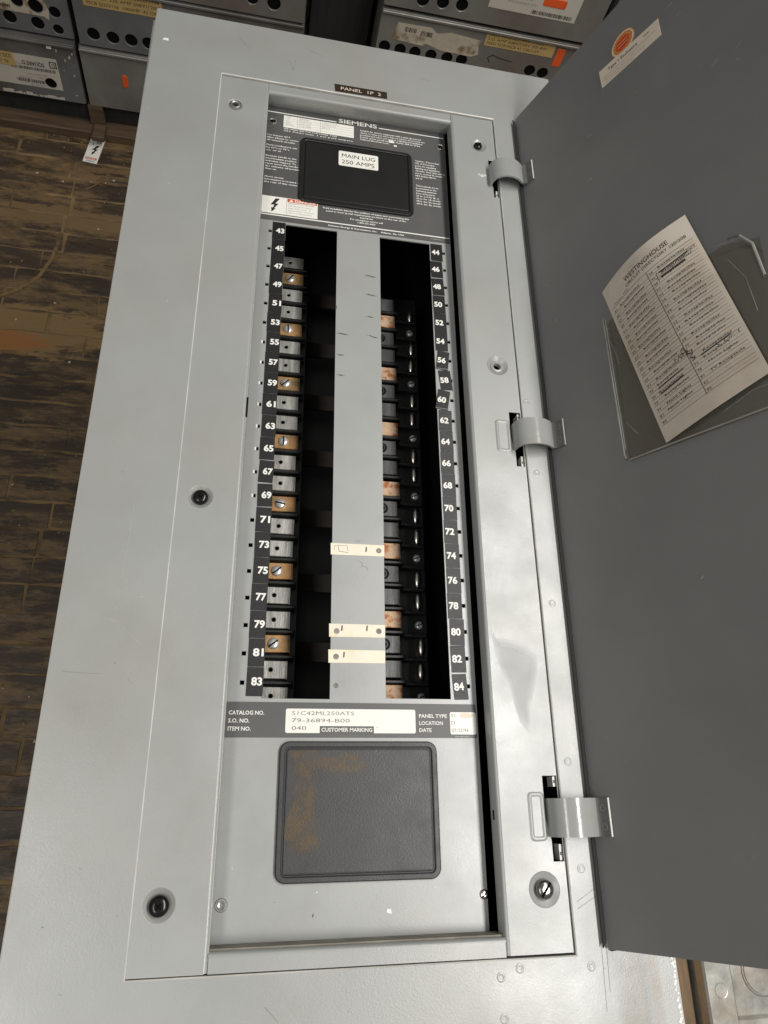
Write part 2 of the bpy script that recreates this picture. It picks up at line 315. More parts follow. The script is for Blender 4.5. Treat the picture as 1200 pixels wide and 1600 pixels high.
    def build(s, name, O=(0, 0, 0), parent=None, smooth=38):
        me = bpy.data.meshes.new(name)
        me.from_pydata([((x - O[0]) * S, (y - O[1]) * S, (z - O[2]) * S) for x, y, z in s.v], [], s.f)
        for k in s.mats: me.materials.append(M[k])
        me.polygons.foreach_set('material_index', s.m); me.polygons.foreach_set('use_smooth', [i not in s.flat for i in range(len(s.f))]); me.update()
        me.validate()
        # joined coincident vertices let the smoothing work across bands
        import bmesh
        bm = bmesh.new(); bm.from_mesh(me); bmesh.ops.remove_doubles(bm, verts=bm.verts, dist=1e-6); bm.to_mesh(me); bm.free()
        fl = [False] * len(me.polygons); me.polygons.foreach_get('use_smooth', fl)
        me.set_sharp_from_angle(angle=R(smooth)); me.polygons.foreach_set('use_smooth', fl); me.update()
        o = bpy.data.objects.new(name, me); COL.objects.link(o)
        if parent: o.parent = parent
        else: o.location = (O[0] * S, O[1] * S, (O[2] - FLOOR) * S)
        return o
def tag(o, label=None, cat=None, group=None, kind=None):
    for k, v in (('label', label), ('category', cat), ('group', group), ('kind', kind)):
        if v: o[k] = v
    return o
def thing(name, O, label, cat, group=None):
    o = bpy.data.objects.new(name, None); COL.objects.link(o); o.location = (O[0] * S, O[1] * S, (O[2] - FLOOR) * S); o.empty_display_size = .05
    return tag(o, label, cat, group)
def clone(o, dx=0, dy=0, dz=0, parent=None, label=None):
    c = o.copy(); COL.objects.link(c); c.parent = parent or o.parent; c.location = (o.location.x + dx * S, o.location.y + dy * S, o.location.z + dz * S)
    if label: c['label'] = label
    for ch in list(o.children):
        d = ch.copy(); COL.objects.link(d); d.parent = c
    return c
def bolt(mb, cx, cy, h, z, m, rot=0.0):                # lightning flash with arrow head
    ps = [(.05, .5), (.28, .5), (.06, .12), (.24, .14), (.02, -.26), (.14, -.22), (-.10, -.52), (-.14, -.16), (-.06, -.22), (.02, .02), (-.2, -.02)]
    c, s_ = math.cos(rot), math.sin(rot)
    tri = tessellate_polygon([[Vector((x, y, 0)) for x, y in ps]])
    b = mb.pts([(cx + (x * c - y * s_) * h, cy + (x * s_ + y * c) * h, z) for x, y in ps]); mb.faces(tri, m, b)

# ================================================================== FLOOR
mb = MB(); mb.box(-420, 420, -320, 420, FLOOR - 2, FLOOR - .075, 'seam')
floor = tag(mb.build('floor', (0, 0, FLOOR)), kind='structure')
rng = random.Random(11)
def plank_into(mb, L, W, ox=0.0, oy=0.0, oz=0.0):
    n = max(3, int(L / .9)); lo = []
    for i in range(n + 1): lo.append((-L / 2 + L * i / n + rng.uniform(-.12, .12), -W / 2 + rng.uniform(-.02, .16)))
    for i in range(n + 1): lo.append((L / 2 - L * i / n + rng.uniform(-.12, .12), W / 2 - rng.uniform(-.02, .16)))
    lo = [(x + ox, max(-W / 2 + .01, min(W / 2 - .01, y)) + oy) for x, y in lo]
    up = [(ox + (x - ox) * (1 - .06 / L), oy + (y - oy) * .965) for x, y in lo]
    mb.loft([(lo, oz - .14), (lo, oz - .02), (up, oz)], 'plank'); return mb
def plank_mesh(L, W): return plank_into(MB(), L, W)
protos = []
for i, L in enumerate((5, 7, 9, 11, 13, 7.5, 10, 12)):
    protos.append((L, plank_mesh(L, 2.12).build('plank', (0, 0, 0), floor)))
used = set(); nplank = 0
y = -16.0; row = 0
while y < 58:
    x = -50 + rng.uniform(-8, 0); xe = -2 if y < 40 else 8
    while x < xe:
        i = rng.randrange(len(protos)); L, pr = protos[i]
        if nplank < 292:
            o = pr if i not in used else pr.copy()
            if i in used: COL.objects.link(o); o.parent = floor
            used.add(i)
            o.location = ((x + L / 2) * S, (y + rng.uniform(-.04, .04)) * S, rng.uniform(-.05, .0) * S); nplank += 1
        x += L + rng.choice((.08, .12, .2, .3))
    y += 2.16 + rng.choice((0, .02, .06)); row += 1
mb = MB(); y = -40.0                                  # the rest of the boards, right of and beyond the ones that show largest
while y < 60:
    x = -2 if -16 <= y < 40 else (8 if y >= 40 else -50)
    while x < 70:
        L = rng.choice((7, 9, 11, 13)); plank_into(mb, L, 2.12, x + L / 2, y, FLOOR + rng.uniform(-.05, 0)); x += L + rng.choice((.08, .12, .2))
    y += 2.17
o = mb.build('plank', (0, 0, FLOOR)); o.parent = floor; o.location = (0, 0, 0); tag(o, kind='stuff')
mb = MB(); gr = random.Random(4)                        # grit, chips of paint and trodden dirt on the boards
for i in range(420):
    x = gr.uniform(-36, -7); y = gr.uniform(-10, 56); a = gr.uniform(0, 6.3); r_ = gr.choice((.05, .07, .1, .16)); z = FLOOR + .012
    b = mb.pts([(x + r_ * math.cos(a + k * 1.6) * gr.uniform(.5, 1.2), y + r_ * math.sin(a + k * 1.6) * gr.uniform(.5, 1.2), z + (.06 if k == 4 else 0)) for k in range(4)] + [(x, y, z + .05)])
    mb.faces([(0, 1, 4), (1, 2, 4), (2, 3, 4), (3, 0, 4)], gr.choice(('torn', 'seam', 'seam', 'ochre')), b)
tag(mb.build('floor_grit', (0, 0, FLOOR)), kind='stuff')
mb = MB(); pts = [(-18.6, 43), (-18.9, 41), (-19.6, 39), (-21, 37.4), (-22.6, 36.3), (-24, 35.0), (-25.2, 33.2)]
mb.polyline(pts, .3, FLOOR + .012, 'ochre'); mb.polyline([(-22.9, 36.1), (-22.3, 34.6)], .18, FLOOR + .02, 'ochre')
mb.polyline([(-17.2, 49.5), (-15.4, 51.2)], .12, FLOOR + .02, 'seam')
o = mb.build('scrape_mark', (0, 0, FLOOR)); o.parent = floor; o.location = (0, 0, 0)

# fallen danger label on the floor
mb = MB(); q = [Vector((-17.98, 52.95)), Vector((-16.69, 52.8)), Vector((-16.29, 56.0)), Vector((-17.61, 56.14))]
def qmap(q):
    def f(x, y, z): return ((q[0].x * (1 - x) + q[1].x * x) * (1 - y) + (q[3].x * (1 - x) + q[2].x * x) * y, (q[0].y * (1 - x) + q[1].y * x) * (1 - y) + (q[3].y * (1 - x) + q[2].y * x) * y, z)
    return f
mb.tf = qmap(q)
mb.box(0, 1, 0, 1, FLOOR + .02, FLOOR + .06, 'sticker'); z = FLOOR + .068
mb.rect(.1, .9, .12, .2, z, 'orange'); mb.text('DANGER', .16, .135, z + .004, .045, 'sticker', w=.66, bold=.02)
mb.tf = None; bolt(mb, -17.1, 54.5, 1.25, z, 'ink', -.12); mb.tf = qmap(q)
mb.text('HAZARDOUS', .14, .86, z, .03, 'inkgrey', w=.72); mb.text('VOLTAGE', .2, .8, z, .03, 'inkgrey', w=.6); mb.lathe(.3, .74, [(.05, z), (.04, z + .002)], 'inkgrey', 8)
for k in range(3): mb.rect(.2, .85, .03 + k * .025, .04 + k * .025, z, 'inkgrey')
tag(mb.build('warning_label', (-17.1, 54.5, FLOOR)), 'white warning label with a black lightning flash lying on the floor before the skid', 'label')

# ================================================================== BACKGROUND ENCLOSURES
YB = 57.0
def enclosure(x0, x1, z0, z1, y, label, m, holes=(), depth=42, lip=True, group='steel enclosures stacked on skids behind the panel', name='steel_enclosure'):
    O = ((x0 + x1) / 2, y + depth / 2, FLOOR + z0); root = thing(name, O, label, 'enclosure', group)
    b = MB(); Z0, Z1 = FLOOR + z0, FLOOR + z1
    b.box(x0, x1, y + .06, y + depth, Z0, Z1, m)
    b.tf = lambda a, c, d: (a, y - d, c)
    b.plate(rrect(x0, x1, Z0, Z1, .15, 3), [circ(hx, FLOOR + hz, hr, 20) for hx, hz, hr in holes], 0 - .04, .12, m, .03)
    b.tf = None; b.build('body', O, root)
    if lip:
        b = MB(); b.box(x0 + .05, x1 - .05, y - .34, y + .05, Z1 - .22, Z1 - .02, m, .05); b.build('rim', O, root)
    for hx, hz, hr in holes:
        b = MB(); b.tf = lambda a, c, d: (a, y - d, c)
        b.lathe(hx, FLOOR + hz, [(hr, .02), (hr * .98, -.045)], 'void', 20); b.build('knockout_hole', O, root)
    return root, O
def face_mb(y): 
    b = MB(); b.tf = lambda a, c, d: (a, y - .13 - d, c + FLOOR); return b

# left, lower front: box with the big white label (upside down)
r_, O = enclosure(-37.6, -17.65, 3.0, 8.62, YB, 'dark grey enclosure with upside-down white label, lower tier far left', 'boxpaint', [(-20.37, 4.66, .5)])
b = face_mb(YB); b.plate(rrect(-25.6, -19.42, 4.08, 7.06), [circ(-20.37, 4.66, .5, 20)], 0, .02, 'boxlabel')
b.text('SQUARE D', -19.95 - .62, 6.62 - .12, .03, .34, 'ink', w=1.85, rot=math.pi, bold=.015)
for k in range(4):
    a = -19.55 - .0; s4 = .62 - k * .0
b.plate(rrect(-20.12, -19.52, 6.15, 6.78), [rrect(-20.04, -19.6, 6.23, 6.7)], .024, .03, 'ink'); b.text('D', -19.66, 6.62, .03, .32, 'ink', rot=math.pi, w=.26)
rg = random.Random(2)
def barcode(b, x0, x1, z0, z1):
    x = x0
    while x < x1:
        wd = rg.choice((.03, .05, .08)); b.rect(x, x + wd, z0, z1, .03, 'ink'); x += wd + rg.choice((.03, .05, .07))
barcode(b, -23.4, -19.75, 5.7, 5.98); barcode(b, -23.2, -20.9, 4.45, 4.78)
for i, (t, x, z_) in enumerate((('ELECTRICAL DISTRIBUTION', -20.6, 6.25), ('ENCLOSURE TYPE 1', -20.6, 5.36), ('TYPE', -20.9, 5.1), ('ENCL. BOX', -22.0, 4.95), ('MADE IN USA', -21.0, 4.3))):
    b.text(t, x, z_, .03, .13, 'inkgrey', rot=math.pi, res=1)
b.build('label', O, r_)
b = face_mb(YB); b.box(-26, -23.0, 5.85, 7.12, .035, .05, 'mask_old'); b.text('225-S', -23.2, 6.9, .055, .32, 'ink', rot=math.pi); b.text('42 cir', -23.5, 6.35, .055, .26, 'ink', rot=math.pi); b.build('tape_tag', O, r_)
b = face_mb(YB); g = random.Random(5)
for i in range(16): 
    x = -24.8 + i * .34 + g.uniform(-.1, .1); b.box(x, x + g.uniform(.2, .6), 3.12, 3.12 + g.uniform(.1, .34), 0, .012 + .0005 * i, 'boxlabel')
for i in range(9): x = g.uniform(-19.6, -17.9); z_ = g.uniform(3.5, 8); b.box(x, x + g.uniform(.08, .2), z_, z_ + g.uniform(.06, .3), 0, .01 + .001 * i, 'boxlabel')
b.box(-20.0, -19.6, 8.0, 8.25, 0, .03, 'sticker')
tag(b.build('chipped_paint', O, r_), kind='stuff')
# left, lower, second
r_, O = enclosure(-17.3, 1.9, 3.0, 8.62, YB, 'bare grey enclosure with an orange paint dab, lower tier beside the panel corner', 'boxgalv')
b = face_mb(YB); b.lathe(-13.75, 6.0, [(.001, 0)], 'orange', 8, False); b.loft([(rrect(-14.02, -13.5, 5.4, 6.66, .22), 0), (rrect(-13.97, -13.55, 5.45, 6.6, .2), .04)], 'orange'); b.build('paint_dab', O, r_)
# left, upper
hs = [(-20.26 + .05, 11.2, .56), (-21.6, 11.35, .46), (-18.78, 10.95, .46), (-22.52, 9.89, .52), (-20.37, 9.75, .52), (-18.79, 9.5, .42), (-24.4, 10.6, .5)]
r_, O = enclosure(-37.5, -17.6, 8.85, 14.5, YB + .5, 'dark grey enclosure with six big knockout holes, upper tier far left', 'boxpaint', hs)
b = face_mb(YB + .5)
b.plate([(-26, 10.5), (-19.7, 10.45), (-19.35, 10.2), (-19.2, 11.0), (-19.5, 11.9), (-19.4, 13.4), (-26, 13.5)], [circ(hx, hz, hr + .03, 20) for hx, hz, hr in (hs[0], hs[1])], 0, .02, 'torn')
b.text('PANELBOARD ENCLOSURE', -25.9, 12.0, .026, .2, 'inkgrey', w=4.2); barcode(b, -25.8, -22.3, 10.75, 11.0); b.build('torn_label', O, r_)
r_, O = enclosure(-17.1, 1.8, 8.85, 14.0, YB + .1, 'grey enclosure with a row of round holes below tan tape, behind panel corner', 'boxpaint',
    [(-15.83, 9.94, .52), (-14.25, 9.9, .52), (-12.75, 9.96, .52), (-11.32, 9.94, .52), (-9.8, 9.95, .52)])
b = face_mb(YB + .1); b.box(-16.2, -9.9, 12.32, 13.9, 0, .015, 'mask_old')
b.text('1-WALL NQOD442L225CU 1998', -16.0, 13.45, .02, .24, 'ink', w=5.9); b.text('FED TOP 225 AMP 208Y/120V', -16.0, 12.98, .02, .25, 'ink', w=5.9); b.text('MCB Q323106  100AMP  42 CIR', -15.9, 12.5, .02, .25, 'ink', w=5.6)
b.build('tape_tag', O, r_)
r_, O = enclosure(-17.0, 1.75, 14.2, 19.9, YB - .1, 'grey galvanised enclosure with one dark hole, top tier behind the panel', 'boxgalv', [(-.85, 15.4, .55), (-2.6, 15.5, .5)])
# right stack
r_, O = enclosure(8.2, 28.0, 4.6, 10.8, YB, 'plain grey enclosure at the bottom of the right stack', 'boxpaint')
fh = [(8.75, 13.5, .5), (10.15, 13.47, .5), (11.48, 13.45, .5), (12.92, 13.46, .5), (14.37, 13.49, .5), (15.7, 13.52, .5), (22.02, 13.71, .5), (23.26, 13.69, .5)]
r_, O = enclosure(8.0, 28.0, 11.0, 16.62, YB, 'grey enclosure with torn label and yellow tape, middle of the right stack', 'boxgalv', fh)
b = face_mb(YB); b.plate([(9.3, 14.3), (12.0, 14.15), (12.2, 14.4), (13.6, 14.05), (16.4, 14.0), (17.0, 14.3), (16.8, 15.0), (16.9, 15.5), (14.2, 15.7), (13.0, 15.4), (12.4, 15.8), (9.5, 15.75)], [], 0, .02, 'torn')
barcode(b, 10.2, 11.2, 15.1, 15.5); barcode(b, 11.6, 12.6, 15.0, 15.4); b.text('ENCLOSURE', 9.7, 14.7, .025, .25, 'inkgrey', w=2.0); b.build('torn_label', O, r_)
b = face_mb(YB); b.box(17.2, 23.5, 15.2, 16.45, 0, .015, 'mask_old')
for i, (t, z_) in enumerate((('S&D NQOD 442 225A', 16.1), ('225 AMP 208Y/120V 3Ø 4W', 15.73), ('FEED TOP MCB 42 CIRCUIT', 15.36))): b.text(t, 17.4, z_, .02, .22, 'ink', w=5.0 - i * .1 + (i % 2) * .5)
b.build('tape_tag', O, r_)
b = face_mb(YB); b.loft([(rrect(23.75, 24.5, 14.5, 16.1, .1), 0), (rrect(23.8, 24.45, 14.55, 16.05, .1), .03)], 'orange'); b.build('orange_tag', O, r_)
b = face_mb(YB); b.polyline([(18.2, 13.8), (17.9, 14.2), (18.3, 14.5), (19.0, 14.3), (19.6, 14.25), (20.2, 14.2)], .07, .01, 'ink'); b.build('pen_scribble', O, r_)
r_, O = enclosure(8.0, 26.4, 16.98, 22.6, YB - .1, 'grey enclosure with a white label struck by orange paint, top of the right stack', 'boxgalv', [(11.1, 17.9, .5), (12.76, 18.02, .5), (14.37, 18.1, .5)])
b = face_mb(YB - .1); b.box(16.5, 24.1, 18.4, 21.2, 0, .015, 'boxlabel')
barcode(b, 20.2, 23.8, 18.55, 18.85); b.text('CAT. NO. MH44', 17.4, 19.5, .02, .25, 'ink'); b.text('ENCLOSURE BOX TYPE 1', 18, 19.1, .02, .16, 'inkgrey'); b.build('label', O, r_)
b = face_mb(YB - .1); b.loft([(rrect(20.9, 22.9, 19.3, 20.0, .15), .016), (rrect(21, 22.8, 19.36, 19.94, .14), .05)], 'orange'); b.build('paint_dab', O, r_)
r_, O = enclosure(26.9, 46, 16.4, 22.0, YB - .3, 'grey enclosure with scraped white paint at the far right of the top tier', 'boxpaint')
b = face_mb(YB - .3); g = random.Random(9)
for i in range(14): x = 27.2 + g.uniform(0, 2); z_ = 17 + g.uniform(0, 4); b.box(x, x + g.uniform(.1, .5), z_, z_ + g.uniform(.2, .8), 0, .01 + i * .0006, 'boxlabel')
tag(b.build('chipped_paint', O, r_), kind='stuff')
r_, O = enclosure(28.6, 46, 10.4, 16.1, YB - .1, 'grey enclosure behind the open door, right of the middle tier', 'boxpaint')

# skids
def skid(x0, x1, label, top):
    O = ((x0 + x1) / 2, YB + 8, FLOOR); root = thing('skid', O, label, 'pallet', 'wooden skids under the enclosure stacks')
    b = MB(); b.box(x0, x1, YB - 1.1, YB + 7.5, FLOOR + .02, FLOOR + .85, 'wood_dark', .08); p = b.build('board', O, root)
    b = MB(); b.box(x0, x1, YB + 26, YB + 33, FLOOR + .02, FLOOR + .85, 'wood_dark', .08); b.build('board', O, root)
    b = MB(); b.box(x0 + .1, x1 - .1, YB + .5, YB + 1.2, FLOOR + .86, FLOOR + top - .06, 'shade_black'); b.build('recess_shade', O, root)  # added dark backing that paints the shade under the stack
    for x in (x0 + 1.2, -17.0 if x0 < 0 else (x0 + x1) / 2, x1 - 2.6):
        b = MB(); b.box(x - .55, x + .75, YB - .1, YB + .45, FLOOR + .88, FLOOR + top, 'wood_dark', .06); b.build('bearer', O, root)
    return root, O
rt, O = skid(-37.5, 1.6, 'low dark wooden skid under the left enclosure stack', 2.97)
b = MB(); b.box(-17.2, -16.1, YB - 2.2, YB - .4, FLOOR + .87, FLOOR + 1.4, 'wood_dark', .1); b.build('block', O, rt)
skid(8.0, 46, 'low dark wooden skid under the right enclosure stack', 4.55)
b = MB(); b.box(2.3, 7.5, YB + 3, YB + 8.2, FLOOR + .02, FLOOR + 50, 'shade_black', .15)  # post widened and blackened so the gap reads as deep shade
tag(b.build('timber_post', (4.1, YB + 6, FLOOR)), 'dark timber post standing in the gap between the enclosure stacks', 'post')
b = MB(); b.box(-60, 70, YB + 46, YB + 48, FLOOR, FLOOR + 108, 'shade_black'); tag(b.build('back_wall', (0, YB + 47, FLOOR)), 'dark boarded wall behind the enclosure stacks', 'wall', kind='structure')

# ================================================================== LOWER RIGHT: galvanised can on the floor, brown board beside it
O = (40, -20, FLOOR); rt = thing('galvanised_can', O, 'galvanised electrical can with knockouts on the floor right of the panel', 'enclosure')
b = MB(); b.box(30.2, 52, -40, 6, FLOOR + .02, -25.0, 'galv'); b.build('body', O, rt)
b = MB(); b.plate(rrect(30.1, 52.2, -40.2, 6.2), [rrect(32.1, 50, -38, 4.2)], -25.0, -24.0, 'galv', .12, 'chrome'); b.build('flange', O, rt)
b = MB(); b.plate(rrect(32.2, 50, -38, -17.0), [], -24.98, -24.5, 'galv', .08); b.build('end_plate', O, rt)
b = MB(); b.lathe(31.12, -15.3, [(.46, -24.0), (.44, -23.97), (.40, -23.985)], 'galv', 20); b.build('knockout', O, rt)
b = MB(); b.plate(circ(34.9, -14.6, 1.45, 32), [circ(34.9, -14.6, 1.39, 32)], -25.0, -24.93, 'grime'); b.lathe(34.9, -14.6, [(1.3, -25), (1.28, -24.9)], 'galv', 32); b.build('large_knockout', O, rt)
b = MB(); b.lathe(33.2, -17.6, [(.13, -24.5), (.1, -24.42)], 'steel', 10); b.build('rivet', O, rt)
b = MB(); b.box(22, 30.0, -40, 10, FLOOR + .03, FLOOR + 4.6, 'wood_brown', .15); tag(b.build('timber_board', (27, -20, FLOOR)), 'rusty brown timber lying between the panel stand and the galvanised can', 'board')

# ================================================================== STAND UNDER THE PANEL
O = (4, 10, FLOOR); rt = thing('work_stand', O, 'dark wooden stand hidden under the grey panelboard', 'stand')
b = MB(); b.box(-4.2, 12.4, -8, 28, -9.2, -7.4, 'wood_dark', .1); b.build('top', O, rt)
for x in (-3.6, 9.2):
    for y_ in (-7, 24):
        b = MB(); b.box(x, x + 2.6, y_, y_ + 2.6, FLOOR + .02, -9.22, 'wood_dark', .08); b.build('leg', O, rt)

# ================================================================== PANELBOARD
PO = (4.06, 10.0, -7.38)
panel = thing('panelboard', PO, 'grey steel electrical panelboard lying face up with its dark door swung open', 'panelboard')
def part(mb, name, label=None, parent=None, smooth=38):
    o = mb.build(name, PO, parent or panel, smooth)
    if label: o['label'] = label
    return o
# can: a shallow steel tub, a little skewed so that its edge peeps out at the upper left
b = MB(); sk = lambda x, y, z: (x - .0115 * (y - 12), y, z)
b.tf = sk; b.plate(rrect(-6.0, 14.0, -12.2, 31.7), [rrect(-5.9, 13.9, -12.1, 31.6)], -7.3, -.42, 'paint_edge', .02); b.box(-5.95, 13.95, -12.15, 31.65, -7.36, -7.24, 'galv'); part(b, 'can')
# trim
DO = (-2.70, 10.80, -8.37, 28.24)                     # opening of the trim
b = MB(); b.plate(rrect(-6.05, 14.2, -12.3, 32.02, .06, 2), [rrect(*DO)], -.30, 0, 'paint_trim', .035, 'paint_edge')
for x, y_ in ((11.23, 2.95), (11.01, 11.64), (11.15, 8.34), (11.18, -2.65), (11.26, -5.95), (11.26, -8.69), (8.9, -8.63), (8.28, -8.83), (8.3, -9.89)):
    b.lathe(x, y_, [(.14, .001), (.115, .013), (.08, .006), (.05, .002)], 'paint', 14)
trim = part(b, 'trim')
# scuffs and marks on the grey paint
b = MB(); g = random.Random(21); z = .006
for a in ([(.35, 29.9), (.5, 29.75), (.62, 29.2), (.72, 30.0)], [(1.4, 30.9), (2.1, 30.6)], [(-2.1, 31.0), (-1.55, 30.25)], [(-4.86, 26.0), (-4.8, 25.92)], [(-5.6, .1), (-4.5, .05)], [(-3.6, -.1), (-3.45, -.25)], [(-4.4, -8.6), (-4.3, -8.62)], [(-4.3, -5.5), (-4.24, -5.55)],
          [(1.2, -9.2), (1.6, -9.6)], [(11.0, -6.9), (12.0, -6.35)], [(11.0, -7.1), (12.0, -6.6)], [(11.62, -9.9), (11.68, -7.9)], [(11.8, -9.4), (11.83, -8.3)], [(7.0, 30.3), (7.6, 30.2)]): b.polyline(a, .013, z, 'inkgrey')
for a in ([(-4.1, 5.9), (-4.15, 4.2)], [(-4.15, 4.2), (-4.25, 2.1)], [(-4.6, 1.9), (-4.2, 1.75), (-3.3, 1.0)], [(1.9, -9.4), (2.2, -9.75)]): b.polyline(a, .009, z + .002, 'scratch')
for i in range(46):
    x = g.uniform(-5.8, 12.8); y_ = g.choice((g.uniform(28.6, 31.8), g.uniform(-11, -8.7), g.uniform(-8, 28)))
    if -2.8 < x < 10.9 and -8.5 < y_ < 28.4: x = g.uniform(-5.8, -2.9)
    r = g.uniform(.012, .035); b.poly([(x - r, y_, z + .003), (x, y_ - r * .7, z + .003), (x + r, y_, z + .003), (x, y_ + r * .6, z + .003)], g.choice(('inkgrey', 'gold', 'paint_edge')))
b.poly([(-5.58, 29.82, .007), (-5.3, 29.8, .007), (-5.32, 29.98, .007), (-5.52, 29.96, .007)], 'white')
for i in range(60):
    y_ = -12 + i * .09 + g.uniform(-.03, .03); x = 14.13 - g.uniform(0, .1); r = g.uniform(.03, .07); b.poly([(x - r, y_, z + .001 * (i % 5)), (x, y_ - r, z + .001 * (i % 5)), (x + .05, y_ + r * .3, z + .001 * (i % 5)), (x, y_ + r, z + .001 * (i % 5))], g.choice(('white', 'white', 'paint_edge')))
tag(part(b, 'scuff_marks', parent=trim), kind='stuff')
# inner frame: four strips with turned-down flanges
IN = (-.46, 8.52, -7.80, 27.57)                       # clear opening
ZF = -.05; ZD = -1.0
def dimple(b, x, y_, r, deep, m='paint'):
    b.lathe(x, y_, [(r, ZF), (r * .93, ZF - .02), (r * .62, ZF - deep * .8), (r * .5, ZF - deep)], m, 28, False)
    b.lathe(x, y_, [(r * .62, ZF - deep * .8 + .002), (r * .5, ZF - deep + .002), (r * .34, ZF - deep - .008)], 'dimple_dirt', 28, False)
    b.lathe(x, y_, [(r * .34, ZF - deep - .01), (r * .33, ZF - deep - .3)], 'void', 28)
Ls = [(-1.95, 26.36, .34, .1), (-1.88, 6.42, .44, .17), (-1.98, -6.55, .46, .17)]
Rs = [(9.9, 26.26, .38, .1), (9.9, 13.36, .46, .16), (9.95, -6.52, .52, .12)]
def flange_path(x, s):                                # down-turned lip with a rounded shoulder, s = direction into the opening
    return
b = MB(); b.plate(rrect(DO[0] - .03, IN[0] - .12, DO[2] + .03, DO[3] - .1), [circ(x, y_, r, 28) for x, y_, r, d in Ls], ZF - .07, ZF, 'paint', .012, 'paint_edge', bottom=False)
for q in Ls: dimple(b, *q)
def lip(b, side, a0, a1, depth=.62, m='paint', slant=0.0, edge=None):
    prof = [(.12, 0), (.07, -.012), (.03, -.045), (.008, -.1), (0, -.16), (slant, -depth)]   # (distance outwards from the opening edge, z)
    for k, ((d0, z0), (d1, z1)) in enumerate(zip(prof, prof[1:])):
        z0 += ZF; z1 += ZF; mm = edge if (edge and k == 2) else m
        if side == 'L': p = [(IN[0] - d0, a0, z0), (IN[0] - d0, a1, z0), (IN[0] - d1, a1, z1), (IN[0] - d1, a0, z1)][::-1]
        if side == 'R': p = [(IN[1] + d0, a0, z0), (IN[1] + d0, a1, z0), (IN[1] + d1, a1, z1), (IN[1] + d1, a0, z1)]
        if side == 'B': p = [(a0, IN[2] - d0, z0), (a1, IN[2] - d0, z0), (a1, IN[2] - d1, z1), (a0, IN[2] - d1, z1)]
        if side == 'T': p = [(a0, IN[3] + d0, z0), (a1, IN[3] + d0, z0), (a1, IN[3] + d1, z1), (a0, IN[3] + d1, z1)][::-1]
        b.poly(p, mm)
lip(b, 'L', DO[2] + .05, DO[3] - .13, edge='paint_edge')  # pale band on the shoulder paints the highlight along this lip
part(b, 'frame_strip')
HY = (24.2, 9.9, -4.4)
slots = [(10.34, 10.72, 22.98, 25.36), (10.22, 10.70, 8.62, 11.1), (10.22, 10.72, -5.72, -3.1)]
def slot_loop(s): x0, x1, y0, y1 = s; return [(x0 + .14, y0), (x1, y0), (x1, y1), (x0, y1), (x0, (y0 + y1) / 2), (x0 + .14, y0 + .62)]
b = MB(); b.plate(rrect(IN[1] + .12, DO[1] - .05, DO[2] + .06, DO[3] - .11), [circ(x, y_, r, 28) for x, y_, r, d in Rs] + [slot_loop(s) for s in slots], ZF - .07, ZF, 'paint', .012, 'paint', bottom=False, mwall='void')
for q in Rs: dimple(b, *q)
lip(b, 'R', DO[2] + .07, DO[3] - .13); b.box(IN[1] - .004, IN[1] + .02, -4.45, -4.15, ZF - .42, ZF - .27, 'void')
for x0, x1, y0, y1 in ((9.56, 10.21, 9.22, 10.7), (9.62, 10.21, -5.12, -3.6)):          # pressed rectangles beside two of the slots
    rr = lambda k, r: rrect(x0 + k, x1 - k, y0 + k, y1 - k, r, 4)
    b.loft([(rr(0, .14), ZF + .001), (rr(.05, .12), ZF + .04), (rr(.10, .09), ZF + .04), (rr(.15, .05), ZF + .006)], 'paint')
for x, y_, r in ((9.95, 24.25, .1), (10.1, 24.3, .07), (9.8, 24.32, .06)): b.lathe(x, y_, [(r, ZF + .003), (r * .6, ZF + .005)], 'paint_edge', 7)
part(b, 'frame_strip')
b = MB(); b.box(IN[0] - .005, IN[1] + .005, IN[3] + .12, DO[3] - .11, ZF - .08, ZF - .02, 'paint'); lip(b, 'T', IN[0] - .02, IN[1] + .02, .925, slant=.26); part(b, 'frame_strip')
b = MB(); b.box(IN[0] - .005, IN[1] + .005, DO[2] + .03, IN[2] - .12, ZF - .08, ZF - .02, 'paint'); lip(b, 'B', IN[0] - .02, IN[1] + .02, .93)
b.box(IN[0] - .02, IN[1] + .02, IN[2] + .001, IN[2] + .05, ZF - .9, ZF - .22, 'grime'); part(b, 'frame_strip')  # grime strip whose dark tone also paints the lip wall's shade
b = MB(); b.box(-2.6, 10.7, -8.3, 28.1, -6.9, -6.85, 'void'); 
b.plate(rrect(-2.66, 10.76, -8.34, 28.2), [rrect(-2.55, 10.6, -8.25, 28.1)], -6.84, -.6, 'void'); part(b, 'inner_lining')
b = MB()                                             # dark slit in the left lip
b.box(-.475, -.425, 9.88, 10.72, ZF - .1, ZF + .004, 'void'); part(b, 'latch_slot')
b = MB(); sm = [(8.78, 1.87), (8.93, 1.52), (9.53, 1.47), (10.12, 1.2), (10.46, 1.08), (10.29, .17), (9.99, -.72), (9.9, -1.59), (9.59, -1.2), (9.46, -.73), (9.33, -.07), (8.98, .71)]
mx_, my_ = 9.62, .45
for i, d in enumerate((1.07, .94, .78)):
    lp = [(mx_ + (x - mx_) * d, my_ + (y_ - my_) * d) for x, y_ in sm]; k = b.pts([(x, y_, ZF + .003 + .001 * i) for x, y_ in lp]); b.faces(tessellate_polygon([[Vector((x, y_, 0)) for x, y_ in lp]]), 'smear%d' % i, k)
part(b, 'smear')
# hinge brackets seen in the slots
for (x0, x1, y0, y1) in slots:
    for a, c, yy in ((y0 + .02, y0 + .5, y0 + .22), (y1 - .34, y1 - .02, y1 - .18)):
        b = MB(); b.box(x1 - .10, x1 + .04, a, c, -.6, -.14, 'paint_edge'); b.box(x1 - .08, x1 - .03, yy - .05, yy + .05, -.15, -.136, 'ink'); part(b, 'hinge_bracket')
